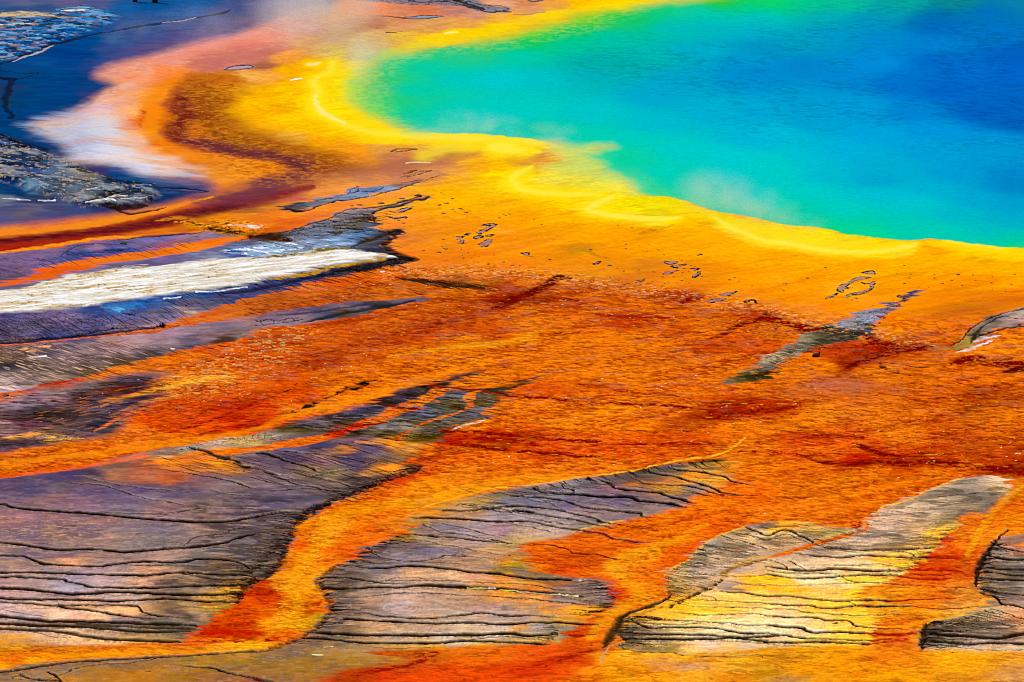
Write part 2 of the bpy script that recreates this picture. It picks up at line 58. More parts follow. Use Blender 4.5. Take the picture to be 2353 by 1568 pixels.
# bare siliceous sinter beds between the mats
BED = """@10 100,800,685070 500,750,705878 900,700,806080 700,760,283870 1000,720,303c78 1400,620,585888 1700,600,806070 1500,660,985068 600,800,404070 200,900,604868 50,950,504058 400,870,685078 1000,860,685878 1500,800,605080 2000,700,605870 2250,640,505068 700,900,706078 300,1020,68546c 1200,880,505070 1800,770,606080 2100,740,204888 2250,700,7890b8 1900,790,707890
100,1330,4c4470 400,1350,605078 800,1400,585080 600,1330,706080 900,1280,283c78 300,1420,585070 1100,1300,485080 1300,1200,1c4c90 1500,1150,104480 1800,1110,104078 1400,1270,505070 1700,1200,504c68 2000,1130,303860 2200,1060,304070 1700,1270,907878 1500,1350,806c88 500,1480,383c68 800,1470,403c60 100,1500,483c58 1400,1450,906c78 1200,1500,987880 1700,1420,887080 2000,1400,706070 2000,1350,806878 2200,1300,a06858 2200,1500,706058 1900,1510,705860 1000,1540,a07870
@11 300,340,303038 500,310,606068 700,270,606878 900,230,6c7c98 850,190,686880 1050,190,506890 1200,170,808090 1400,120,805850 100,580,40240c 250,620,503810 300,560,606070 500,540,707080 700,460,807880 900,400,807078 900,345,888088 1050,350,806868 1200,320,605858 1450,250,805848 400,620,687080 600,560,687088 800,510,706860 950,480,605848 1050,500,405070 1000,440,403020 500,640,8898b8 700,650,90b0d8 850,600,5880a8 1000,560,406080 100,700,88a8c8 300,680,8094b0 200,760,6078a0 1150,560,403838 1250,550,202028 1150,640,383848 1050,650,484c58 1180,720,303040 1300,790,181820 1400,800,302018 1100,830,100c10 900,870,141218 800,910,303038 500,960,202850 300,1020,203060 100,1050,283868 100,1110,484060 400,1030,484058 700,950,302c38 100,1320,604c60 400,1270,604860 800,1230,685060 300,1350,706068 200,1370,806c78 600,1290,404058 900,1230,504858 1100,1220,202020 1300,1180,605058 500,1370,806868 100,1430,806c68 800,1290,403828
@20 300,60,906c60 200,100,886458 400,130,403c50 350,160,807068 100,180,806450 100,250,282838 200,230,504038 600,150,786468 800,100,806c70 900,200,706060 1000,60,907078 1200,100,987c80 1500,50,907880 1100,170,584028 1300,130,40383c 1500,60,605058 1700,20,504858 2000,10,382418 400,300,806c60 700,270,706058 200,350,907c78 100,400,b8a098 300,400,988478 500,360,907868 800,280,504020 1000,240,604820 50,460,c0a8b0 300,480,807488 500,470,787470 700,430,686060 900,370,606060 1100,330,605060 200,560,807080 500,550,906870 700,500,483030 1000,450,602818 1200,480,302030 1300,500,403040 400,680,282428 600,680,403030 900,620,584c60 1100,600,605070 1200,560,403c50 800,700,483c40 900,760,202438 1100,740,605050 200,760,583040 50,780,987878 500,850,907058 700,850,585060 1150,820,302c30 1400,750,301c28 200,960,503c48 50,970,504050 700,930,402830 600,890,806840
100,1300,483c58 300,1340,302c58 600,1230,383058 800,1200,383048 500,1320,585060 200,1400,383058 800,1250,584850 1000,1200,906040 1300,1200,a06040 1500,1250,a05028 1500,1080,f08818 1750,1060,e87c18 1200,1060,706058 1400,1010,807060 1700,960,807c70 1900,930,988878 2200,930,a08850 2000,1120,e89018 1800,1140,b87028 2200,1080,685868 1300,1120,904c30 1000,1100,705040 1800,1250,705058 1600,1220,984c28 2000,1300,706468 1000,1350,403860 800,1380,483c60 1300,1350,383460 1600,1350,403858 2000,1400,585058 2200,1400,504858 300,1450,786068 500,1420,785c60 700,1450,705870 900,1450,483858 1100,1450,504868 1400,1420,686070 1100,1520,606070 1500,1500,786460 1800,1530,807068 500,1540,786470 800,1540,706070 2200,1540,605868 200,1530,706068
@21 100,850,807c68 400,800,504820 300,770,403018 500,740,605868 700,690,382c30 900,650,404060 1100,560,201c1c 1300,500,382c38 1500,410,181008 1800,330,403430 1700,480,606070 1600,560,484c48 1750,600,504418 1500,650,505870 1300,660,505870 1700,650,505850 1900,500,606878 2000,450,302018 1200,730,605848 1000,790,605c40 1200,780,808088 900,850,302400 1500,740,605428 1700,720,686850 1400,800,808070 2100,450,403808 2000,560,504018 2150,500,584010 1950,640,606068 1800,740,605c48 1400,850,706020 1200,850,504010 1000,870,907868 1500,880,382800 1600,820,302808 2200,420,302000 100,1050,584c60 300,980,504868 600,950,383458 900,900,685068 1000,980,504868 1200,930,e88c18 800,1000,c07828 1400,960,c88828 300,1080,483c58 600,1100,806068 900,1060,403860 1100,1000,585078 1300,1000,b07830 200,1150,685868 500,1160,907458 700,1180,686040 900,1150,403858 1100,1070,706050 1200,1150,e88818 1400,1130,483020 1000,1200,b08040 500,1220,605848 700,1200,807458 200,1250,786870 400,1280,786870 700,1290,706058 900,1250,403438 1000,1290,302828 300,1350,605868 600,1330,685c60 200,1450,404068 500,1430,484868 800,1360,201410 700,1430,302018 100,1520,404060 400,1520,504c60 2200,1380,706850 2050,1400,807050 2200,1450,686c80 2000,1450,a88838 1700,1450,b08020 1900,1530,b09060 2200,1540,908880 1500,1540,c07c18
@22 100,1350,706868 300,1320,807070 500,1320,888888 150,1400,505870 400,1390,686c78 700,1290,686470 900,1260,706460 1000,1210,484040 1200,1170,403828 1400,1130,504848 1700,1090,302818 1850,1080,282008 1500,1160,605c48 1700,1150,987838 1600,1200,e08810 1300,1200,706c60 1500,1260,c88028 1300,1300,a06020 1100,1300,a06428 1800,1280,c08020 900,1330,88606c 1100,1370,705c60 1600,1340,706058 1400,1340,a07828 500,1480,484868 900,1440,404068 700,1460,605c68 1200,1500,584c58 1500,1440,706060 200,1480,585c78 200,1540,8c8488 600,1540,807078 900,1550,806c68 2050,1150,e88c18 1950,1100,c88820 2280,180,a89878 2280,250,a09480 2150,290,807c50 2050,340,504818 2200,330,383000 1950,380,605c38
@30 500,80,806068 200,60,906c78 900,100,8c6c68 1500,80,705c68 1500,20,785c68 2000,50,705c68 1900,100,806c68 300,180,705c68 100,130,906c68 200,250,584c60 500,220,786458 800,200,685868 1200,200,787078 1500,220,706c78 1000,280,8c7870 600,320,807068 100,330,a08878 1300,330,787878 1800,200,907c70 2100,150,605058 2200,300,585860 1900,300,807070 300,400,504460 600,430,685868 900,430,8c786c 200,430,786870 600,480,d09868 100,500,907868 1500,430,988078 1900,400,807c78 2200,430,606068 1000,540,908080 400,560,887c80 100,620,988080 1400,560,c09878 1700,500,585858 2000,490,987c58 2200,500,585450 700,640,9890a0 1000,650,a89898 1300,670,c8a080 1500,700,504440 1700,620,a89070 1900,650,706050 2200,600,584820 2100,720,f0b018 300,670,988888 600,720,9898a8 100,770,b09490 500,790,988488 900,800,a89490 1200,800,b8a898 1500,770,605040 1700,750,908068 1900,810,c8982c 100,850,908488 700,880,d8a870 300,900,c8a890 100,900,c8b0a8 1100,920,f0b878 1400,900,a88858 1700,880,a88c58 1900,880,e0a828 1600,960,705c50 2000,960,988018 500,980,e8c8a8 200,980,b0a8a8 900,980,f0c898 700,960,e0b898 1300,1000,706058 1700,1020,484838 1800,980,b09870 1100,1050,787480 500,1040,705840 800,1060,402c10 300,1020,8c7c80 1200,1080,a89880 1500,1060,506048 1600,1100,302c08 400,1100,c0a898 700,1120,d8c0a0 900,1140,c0a888 1200,1150,908058 1500,1140,988c60 200,1120,c8a888 400,1160,e0b888 700,1190,f0cc98 900,1210,f0c888 200,1190,d8a048 100,1220,e0a020 1200,1210,fcc868
200,1440,504010 800,1370,604c38 500,1400,584038 1100,1360,584838 1500,1330,504438 2000,1310,383028 300,1490,887868 600,1470,807460 200,1530,60584c 800,1470,8c6c38 1000,1500,a06c20 1400,1450,b07c20 1200,1540,b07010 1700,1500,906810 1500,1400,987040 1800,1380,a88018 1700,1350,707020 2100,1340,b88818 2100,1400,605c10 2200,1480,705018 1900,1530,784c20 2250,1560,803010 600,1550,b07c28
@31 50,50,504860 200,80,484460 400,60,383020 50,170,787078 200,180,504028 300,170,181008 100,280,605c60 250,280,201808 50,400,706458 200,400,302010 50,500,60543c 150,550,302808 30,600,383010 1500,150,605450 1700,170,585868 1450,130,a07828 2000,170,8c8488 2200,100,888490 1800,100,b0885c 2200,200,907880 1600,210,685858 1900,230,807880 1300,250,886818 1500,290,988c68 1400,320,705c58 1700,330,988068 2000,280,988888 2200,380,b09060 1200,350,403830 1300,400,404048 1500,380,404460 1700,400,605c70 1300,450,706c78 1100,450,585058 1000,470,403018 1500,430,787078 1800,470,987c60 2100,440,a88860 2250,500,d08c20 900,500,504838 1100,550,606068 1300,520,686060 1700,510,807058 2100,540,988070 2200,580,706410 1400,590,c8a070 1700,620,c8a878 1200,620,988478 2000,620,c0906c 2250,640,d88828 900,640,504438 1100,630,787470 900,700,706460 1200,710,988c78 800,700,584818 1700,680,988878 2200,700,c88028 1000,770,a08c78 1300,770,a89488 1700,750,988068 2000,740,a88048 2200,780,d88c20 1000,850,a88870 1300,850,b09888 1500,860,a88c78 1800,850,988068 2100,880,987868 800,850,585048 730,850,403828 1000,920,706460 1300,920,a89c98 1600,920,988c80 2000,920,988078 850,930,483c28 1200,980,807878 1500,970,a89070 1800,970,988c78 2200,950,888078 900,1050,c0a078 700,1050,605048 1100,1060,c0a070 1500,1070,a08c70 1900,1080,b8a888 2200,1080,b0a898 800,1100,685c40 600,1120,403828 500,1200,403830 800,1170,908c70 1200,1180,b8a890 1700,1170,b0a898 2100,1160,b8ac98 900,1230,988460 1300,1240,a89468 1800,1230,a89870 700,1260,908460 600,1300,988858 300,1270,403820 400,1330,685c38 200,1320,504430 500,1400,80681c 200,1400,806828 800,1350,a08838 1000,1320,a89060 1300,1290,b08c20 100,1480,705818 400,1480,786018 700,1450,745010 900,1400,907018 200,1550,684c10 500,1550,885010 1600,1280,c09020 2000,1250,b09428 1150,1380,985c10
@32 200,80,807c80 500,90,888488 900,60,605860 1000,30,585060 1200,50,807468 400,150,90847c 150,200,a0907c 400,200,a09088 100,280,b09868 30,330,988850 600,160,706c60 20,420,a87828 30,520,988818 60,580,403808 300,610,584c20 200,680,c07c18 500,680,804810 100,660,d09018 700,700,302408 800,760,181400 600,720,302410 850,830,282410 200,730,c07018 500,770,504020 200,850,c88430 500,850,787070 100,900,a88458 400,880,b88050 300,940,c8882c 600,930,e8981c 200,950,a08868 100,1000,988880 300,1010,a08c58 450,1030,b08420 400,1100,707060 200,1100,909088 100,1090,c89040 300,1080,807c80 400,1160,808458 100,1180,a89868 300,1190,b89830 100,1240,a89038 50,1260,807020
2250,150,807868 2000,230,a08858 1900,280,908868 2200,240,b8a880 2200,300,e8c890 1800,340,808070 2000,350,b09868 2200,380,988878 1700,430,989070 1900,430,b09c78 2100,420,b0a080 1500,510,a89c60 1700,530,988c78 1900,500,a89474 1450,600,b09c60 1650,610,a89c84 1800,580,a89880 2100,540,a89478 1450,680,c0a048 1700,680,a89068 1500,740,a88c48 1650,740,c89c38 2000,560,988c80 2250,560,b09460 1980,620,c8a468 2150,630,fca808 2200,660,fca810 1950,700,807c78 2150,720,fcac18 2000,730,706c60 1500,820,e8a018 1400,860,b89018 1700,760,b09468 1900,800,f8b850 2200,800,f8b848 1800,770,e8bc78 1650,860,f8a820 1900,870,f8b040 2200,870,f4b450 1500,920,fcac10 1800,920,f8b030 2200,920,f0b864 1250,940,e8a018 1100,980,c08c18 1400,960,f8ac28 1400,990,f4a020 1800,990,f0b868 2200,1000,e8c080 1300,1040,d8b468 1600,1030,e0b468 2000,1060,d8c490 2200,1090,d0c898 1200,1100,a89470 1500,1100,c8b880 1800,1110,c8c090 1050,1100,787050 1100,1160,605430 1300,1160,988c60 1600,1160,c0b488 2000,1160,c8bc90 1000,1200,807040 1300,1210,a89868 1700,1220,b8a488 2100,1230,b0a080 1150,1250,706028 1400,1260,807028 1600,1260,d8b060 2000,1280,d8ac58 2200,1300,b09018
@23 1700,1300,807868 1900,1260,988c7c 2050,1250,b8a888 1600,1380,908470 1900,1380,787468 2100,1330,c0a878 1300,1480,b0a080 1500,1450,a89c80 1800,1450,8c8068 2000,1440,686858 1200,1540,c0a888 1500,1540,b0a488 1800,1540,988460 100,80,a08c70 300,40,807860 500,20,403c18 50,150,b09870 200,130,988468 20,280,382808
@33 1100,50,b8a488 1400,50,b09c7c 1700,50,807458 1050,130,c0a88c 1400,130,b8a070 1600,130,a08c38 1000,200,b8a48c 1300,220,b89c70 1500,230,fcb828 900,280,b0a088 1200,280,c0ac8c 1450,300,e0ac30 700,340,a8947c 1000,330,b09c80 1300,330,b8944c 200,160,f0a418 400,190,c8a040 600,170,a88c50 50,200,e8a820 300,250,a89868 100,280,b89c68 300,300,b8a078 100,350,c0a068 600,230,a89c58 400,400,a8987c 800,400,d0b88c 1200,400,d8ac48 1100,390,b0985c 200,480,a89878 600,460,b8a480 1000,470,f0ac18 1300,470,f0a420 900,500,c8ac7c 1150,510,fcb010 300,530,b0a480 700,520,c8b080 100,580,d0b070 400,580,c8b080 800,580,d0b078 1100,540,c8a868 1000,580,c8ac70 50,620,fca810 150,680,f8a818 300,640,d8b890 600,640,d8b888 800,640,f8b820 1000,640,f0b018 500,700,e8b868 400,680,e0bc88 700,700,d8b078 900,680,e8b850 100,740,fca418 300,740,f8a828 600,750,f0b040 450,740,e8b450 800,760,fcac10 100,840,f4b068 300,850,f8b050 600,820,f0b850 500,880,f8ac30 900,800,fcac18 700,860,f8a820 200,900,f0b070 100,950,e8b078 400,950,f8a828 700,930,fca818 1000,930,fcac08 300,1000,e8b888 500,1040,f0b060 100,1030,ecbc88 200,1060,d8c490 600,1080,f8b448 900,1040,f8a820 400,1120,c8b890 100,1110,c8c498 700,1150,f4b830 200,1170,e0bc78 500,1190,ecb850 100,1230,c8a880 400,1230,e8ac40 600,1230,f8ac18 50,1270,a88c30 200,1280,c09828 700,1000,f8a828 800,1170,f8b020
2200,280,584838 2100,290,706058 2200,330,c88058 2280,340,f08828 2250,390,c07c60 2100,400,807870 2030,360,585450 2100,440,807868 2250,450,706858 1980,430,302818 1950,500,403410 2100,520,807868 2250,530,706c68 1950,580,403008 2100,600,605430 2250,620,787068 1930,650,504818 2100,690,888070 2250,700,807c70 2000,740,706440 2200,740,887c70 1900,700,806820 2150,800,706458 2250,850,807068 2050,830,382c08 2000,880,706c50 2250,930,b08460 2100,910,b08c60 2000,950,988c70 1800,950,988858 2100,1000,b09068 2280,1000,d88c48 1700,1000,807458 1900,1020,8c7c58 1550,1050,504018 1500,1100,302008 1700,1080,605028 1900,1080,706850 2100,1060,987c60 2250,1090,b08c60 1500,1160,706038 1450,1150,483808 1700,1150,504430 2000,1130,807868 2250,1130,886c40 1600,1190,807c70 1900,1180,988878 2200,1190,988068 1500,1240,a89c80 1800,1240,b0a090 2200,1240,b0a080 1400,1230,402808 1600,1280,c0a060 2000,1290,c0a068
@13 1320,1090,484860 1230,1160,403840 1100,1220,605860 1050,1290,706878 900,1290,807c88 900,1350,8088a0 800,1350,808088 700,1400,808c98 850,1440,485870 600,1430,282010 500,1430,202010 700,1440,605c58 900,1430,202828 600,1500,504c38 400,1500,88845c 500,1540,403c30 300,1540,b0a080 780,1500,181000 2200,1260,807060 2280,1280,988880 2100,1310,706c70 2000,1350,504838 2150,1360,a07c6c 1900,1390,706860 2000,1420,806c58 2250,1340,b08c80 1800,1480,806c38 1900,1460,383018 2150,1420,8c7068 1750,1530,908030 2250,1390,504850"""
# thin water on dark sinter, sky reflection painted blue, and the crusts in it
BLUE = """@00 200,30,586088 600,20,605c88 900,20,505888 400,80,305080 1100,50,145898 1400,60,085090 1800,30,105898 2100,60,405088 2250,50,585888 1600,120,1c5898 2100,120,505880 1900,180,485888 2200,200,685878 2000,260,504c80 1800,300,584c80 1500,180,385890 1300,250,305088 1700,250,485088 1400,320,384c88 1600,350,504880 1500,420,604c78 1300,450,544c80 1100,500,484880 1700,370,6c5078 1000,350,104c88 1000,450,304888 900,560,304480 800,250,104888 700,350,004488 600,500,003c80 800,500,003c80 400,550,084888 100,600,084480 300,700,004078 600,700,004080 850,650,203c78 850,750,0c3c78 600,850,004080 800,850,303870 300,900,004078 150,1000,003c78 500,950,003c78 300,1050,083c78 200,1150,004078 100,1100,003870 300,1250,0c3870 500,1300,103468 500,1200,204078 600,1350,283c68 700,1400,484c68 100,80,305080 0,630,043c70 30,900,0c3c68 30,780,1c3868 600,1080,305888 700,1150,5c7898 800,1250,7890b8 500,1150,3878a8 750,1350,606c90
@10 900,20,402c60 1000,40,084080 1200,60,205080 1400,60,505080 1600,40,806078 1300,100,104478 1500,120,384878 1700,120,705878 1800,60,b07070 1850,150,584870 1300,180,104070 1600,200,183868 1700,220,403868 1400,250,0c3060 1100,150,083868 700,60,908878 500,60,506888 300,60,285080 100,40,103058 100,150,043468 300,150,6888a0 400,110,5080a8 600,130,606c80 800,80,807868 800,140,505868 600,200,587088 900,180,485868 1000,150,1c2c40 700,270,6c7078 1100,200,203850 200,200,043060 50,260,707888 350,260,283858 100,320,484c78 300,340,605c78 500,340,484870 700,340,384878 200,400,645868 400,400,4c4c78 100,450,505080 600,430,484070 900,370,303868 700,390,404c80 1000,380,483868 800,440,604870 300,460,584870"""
POOL = """@01 1200,450,80d070 1100,500,98d478 900,600,c8d468 1000,700,98d878 1050,850,68d070 1200,700,18cc78 1300,600,10cc88 1200,900,08c878 1400,800,00ccb0 1500,600,00ccb0 1300,1000,00cca0 1500,1050,04ccac 1800,700,00c8c0 2200,700,00c8cc 1800,1000,00ccbc 2200,1000,00ccc0 1400,500,18cc88 1800,450,08c898 2200,380,08c888 1600,480,18cc80 1500,430,60c860 1800,380,90cc48 2100,330,80d018 1900,400,40c870 1300,1120,50d080 1500,1120,18ccb0 1800,1150,28ccb0 2200,1180,20ccb4 950,900,a0dc60 1100,1000,90dc50
@02 100,300,b0d820 300,200,a8d420 600,150,80d020 900,110,58cc28 150,370,00c860 500,280,00c868 1000,150,04c870 1300,80,08cc78 1500,30,30d070 1900,10,30c828 2200,0,10d860 2100,60,04cc90 1600,100,08ccac 1800,150,00c8b8 2200,150,00c4c8 500,400,00c8a0 900,350,00c4a8 1500,250,00bcb8 100,500,00ccb0 700,550,00b0a8 1000,560,00aca8 700,650,00b0b8 1200,500,00b8b4 1800,250,00b4c0 2200,300,00b0c8 2250,400,0090c0 1700,450,00acc8 2100,550,0098d0 2200,650,0088d0 1500,700,00a4c8 2100,700,0090d0 1300,850,00a8cc 300,700,00c0c4 200,1000,00ccc0 700,1000,00c4c8 1300,1100,00bccc 1800,1000,00b0d0 2200,1000,00a8d4 2200,1250,00b4d4 200,1150,08c8a8 500,1200,00ccb0 1000,1250,00ccbc 800,1350,00d49c 1000,1450,00d0a0 1500,1350,00ccc8 2000,1400,00ccd0 2200,1500,00ccc4 700,1380,60d890 650,1500,a0dc78 850,1500,20d49c 1300,1540,00d0c0
@03 50,10,08d868 300,40,04c890 700,40,08c098 1200,30,08a898 1100,100,04a0b0 1700,20,0c8890 2200,30,0880a8 500,150,04acb4 900,180,0094c0 1500,150,006cb0 2000,100,0070bc 1500,230,0068bc 600,300,0098c8 200,350,00a0c0 1000,350,0088cc 1500,400,0080d0 2000,300,0074c4 2200,500,0060c0 1500,550,0068c4 1000,550,008cd8 300,600,0084c8 700,700,0088d0 1200,750,0070c8 1800,650,006ccc 2200,700,0064c8 1600,800,0064c8 2200,900,0064c0 1900,1000,0060c0 300,900,009cd0 800,950,009cd8 1300,1000,0084d0 2200,1100,0060b8 1500,1150,0098dc 1000,1200,00a4dc 400,1100,00a0d0 100,1200,00bcd4 700,1350,00b0d8 2000,1250,0098d8 1500,1350,00a0d4 2200,1400,0098d4 300,1400,00bcd0 1000,1500,00acd0 50,1450,00ccc8
@13 100,50,00ccc4 500,50,00b8cc 1000,100,00a4cc 1700,50,009cd0 2200,50,0088cc 2200,150,0084c4 1500,150,00b0d0 1000,200,00c0d0 400,200,00ccc8 100,250,00d0b8 300,350,00cca8 700,350,00ccc4 1300,300,00c4cc 1900,250,00a8d0 2200,300,00a0cc 2200,450,00acc8 1700,400,00b8c8 1200,450,00c8b8 800,470,00cca4 400,450,10cca0 600,530,08d884 900,560,08d894 1300,560,00ccac 1600,550,00ccb4 2000,550,00bcc0 2200,620,00c8a8 1900,640,08ccac 2280,690,20d880
@12 1100,100,00d4a0 1050,40,18d098 1200,200,04d498 1500,100,00ccb8 2000,50,00ccc8 1500,230,00d0b0 2200,200,00ccc0 1700,200,00ccb8 2200,380,30ccb0 2000,330,38d0b0 1800,350,58d098 900,80,60d890 1000,150,80d878 1100,180,58d488 1300,250,a0d870 1500,290,a0d470 2250,430,50d098"""
POOL_SHORE = "@03 3200,-1500 @02 2600,-500 2200,-60 1800,-10 1500,10 1100,60 700,130 400,200 0,300 @01 1900,380 1600,430 1400,455 1200,480 1050,560 950,650 900,780 880,850 950,950 1050,1020 1200,1090 1350,1140 1420,1185 1700,1193 2000,1200 2290,1225 @02 250,1255 450,1305 600,1320 830,1308 760,1340 640,1380 700,1450 820,1500 870,1560 @12 920,30 1010,80 1100,150 1130,200 1230,230 1400,240 1560,275 1700,330 1860,375 2100,410 2294,455 @13 200,490 450,515 600,545 700,575 950,600 1150,622 1300,628 1400,615 1500,618 1700,640 1900,665 2100,690 2294,695 2700,730 3200,760"
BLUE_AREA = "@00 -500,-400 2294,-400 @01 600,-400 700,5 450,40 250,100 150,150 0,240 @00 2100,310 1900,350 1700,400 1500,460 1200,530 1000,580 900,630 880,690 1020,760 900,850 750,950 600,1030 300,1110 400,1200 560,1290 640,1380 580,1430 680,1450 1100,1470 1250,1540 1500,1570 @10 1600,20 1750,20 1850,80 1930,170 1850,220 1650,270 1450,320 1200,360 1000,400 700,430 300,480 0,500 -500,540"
# (outline, edge softness, roughness level, unused)
BEDS = [
 # lower left bed with the long terrace steps
 ("@20 -400,1290 0,1250 200,1215 500,1180 800,1130 1000,1070 1200,1030 1400,990 1600,960 1750,925 2000,880 @21 100,820 180,775 400,720 600,680 850,615 1050,565 1200,490 1400,420 1600,370 1800,310 2000,280 1900,330 1750,380 1640,440 1550,560 1600,500 1700,460 2000,440 2294,400 @22 150,340 280,318 230,350 100,400 0,450 @21 2180,560 2080,640 2050,700 1700,800 1720,840 1560,940 1400,1020 1330,1100 1480,1110 1440,1170 1200,1240 1100,1310 900,1390 700,1450 600,1520 480,1568 @31 400,100 330,200 300,330 250,450 200,550 100,610 0,650 @30 2190,720 2080,850 1900,980 1740,1090 1640,1160 1600,1210 1450,1203 1000,1232 500,1235 0,1240 -400,1240", 5, 1),
 # between the two middle streams
 ("@21 1500,1510 1980,1395 2294,1328 @22 0,1325 300,1290 700,1230 1000,1190 1400,1120 1900,1065 1950,1075 2000,1130 1950,1230 1830,1330 1650,1400 1540,1480 1270,1568 @32 1160,88 850,160 600,220 400,280 150,320 90,380 130,480 200,560 350,600 560,640 750,640 850,700 900,800 900,880 800,915 700,960 600,1020 450,1130 400,1220 0,1235 @31 2000,1245 1600,1265 1000,1290 1200,1350 1400,1390 900,1440 600,1530 400,1620 @30 2294,1800 -400,1800 -400,1500 0,1455 200,1415 500,1385 1000,1350 1500,1330 2294,1280 @31 250,1240 450,1130 620,1000 680,860 620,740 575,690 590,610 700,540 850,480 980,380 1150,290 1300,250 1400,200 1330,110 1500,30 1500,-100", 6, 1),
 # fan on the right
 ("@23 960,1568 1030,1490 1200,1450 1350,1390 1550,1300 1750,1240 1980,1215 2100,1250 2170,1320 2160,1360 2060,1430 2000,1500 1900,1568 @33 1850,50 1700,130 1690,200 1550,280 1500,370 1400,430 1300,520 1200,600 1050,680 850,720 850,900 1000,1000 950,1100 850,1240 500,1245 0,1270 @32 1900,1300 1500,1310 1200,1300 1000,1260 960,1230 1000,1190 940,1080 1000,1000 1160,930 1330,850 1420,790 1410,700 1380,620 1430,540 1560,490 1600,440 1700,370 1760,300 1900,250 2100,170 2294,130 @33 100,125 250,120 500,165 740,185 870,170 900,130 915,95", 4, 1),
 # dark-lined bed at the right edge
 ("@33 2700,180 2294,240 2080,280 2030,340 1990,400 1900,520 1880,680 1900,760 2050,820 1950,890 1700,970 1450,1040 1400,1110 1380,1200 1375,1270 1500,1278 2294,1290 2700,1300", 4, 1),
 # grey spur with cracked slabs
 ("@13 1290,1080 1340,1075 1365,1095 1340,1120 1280,1150 1200,1190 1100,1230 1060,1290 1000,1330 960,1380 900,1460 850,1490 730,1540 @23 700,20 500,40 370,90 250,150 150,180 60,250 40,330 0,360 @22 2200,370 2000,395 1890,395 1960,330 2050,280 2200,230 2210,150 2294,120 @13 230,1540 290,1480 400,1420 500,1390 700,1340 800,1300 840,1260 1000,1240 1040,1200 1180,1170 1210,1140 1270,1120", 3, 1),
 ("@13 2700,1150 2294,1235 2150,1270 2000,1310 1900,1350 1800,1430 1720,1510 1650,1580 @23 1480,80 1700,85 1800,50 @13 1850,1530 1900,1490 2050,1430 2294,1395 2700,1350", 3, 1),
 ("@11 200,330 400,290 600,250 800,210 850,165 930,150 960,165 1100,150 1300,120 1500,85 1560,85 1400,130 1250,180 1100,215 850,270 700,290 560,330 450,360 370,378 270,362", 3, 1),
 # blue-grey wedge with the white bar
 ("@11 -10,580 250,550 500,480 650,440 750,390 860,345 1050,335 1300,290 1480,235 1550,240 1500,265 1300,320 1150,350 1050,390 1030,440 1100,480 1070,530 1110,545 1250,525 1290,545 1250,590 1170,660 1200,710 1280,755 1450,800 1300,850 1100,880 900,920 800,940 500,1000 250,1080 0,1140 @10 2100,1190 1900,1250 1700,1310 1600,1400 1900,1370 2294,1300 @11 300,1255 600,1210 900,1180 1200,1165 1450,1148 1530,1140 1450,1180 1250,1215 1000,1290 700,1345 400,1385 200,1405 0,1435 @10 2294,1440 @20 2200,-20 2000,30 1700,80 1500,130 1250,190 1000,270 800,320 500,380 230,440 0,475 -400,520 @10 -400,1090 0,1045 300,1000 500,960 700,900 900,850 1200,810 1500,770 1800,710 2050,650 2294,600", 3, 1),
 ("@10 -400,780 0,750 500,700 850,640 1200,610 1800,555 1950,565 2100,590 2000,612 1700,650 1400,710 1100,755 800,790 500,850 350,900 250,950 0,1010 -400,1060", 3, 1),
 # mottled crust left of centre
 ("@20 -400,600 0,560 200,500 500,440 700,390 1000,330 1300,280 1500,300 1400,380 1300,480 1500,470 1350,560 1200,640 1150,760 1000,880 830,905 500,950 0,1015 -400,1060", 12, 2),
 ("@11 -20,575 50,560 200,570 340,630 250,660 120,650 0,645", 3, 2),
]
STREAMS = [
 ("@10 -400,1560 0,1560 400,1522 800,1490 1200,1440 1400,1400 1700,1320 2000,1240 2294,1150 @11 100,1200 @10 2294,1265 2000,1305 1700,1380 1500,1430 1400,1465 1200,1475 800,1512 400,1547 0,1585 -400,1620", 3, 1),
 ("@21 0,960 200,910 400,880 620,850 780,790 900,740 1050,690 1150,640 1170,600 1250,590 1500,500 1600,440 1750,430 1700,470 1550,560 1490,600 1480,625 1350,650 1200,710 1000,780 850,830 770,865 640,900 400,955 200,980 0,1005 @20 2000,1040 1700,1020 2000,970", 2, 1),
 ("@21 2030,455 1960,500 1950,580 1890,630 1700,695 1550,745 1400,810 1280,890 1250,905 1270,865 1400,795 1530,730 1680,680 1850,630 1900,570 1840,520 1900,480 1980,460", 1.5, 1),
 ("@20 -400,1050 0,1030 200,980 500,955 700,930 900,890 1000,870 1300,830 1400,800 1200,900 800,1000 400,1100 0,1150", 5, 1),
 ("@33 870,165 820,210 700,235 500,290 300,350 100,410 0,440 @32 2250,435 2294,455 @33 50,450 200,420 450,345 700,270 850,220 900,180", 2, 1),
 ("@31 1780,1440 1400,1400 1900,1290 2294,1250 @32 0,1240 400,1230 300,1568 @31 1000,1568 900,1470", 8, 2),
]
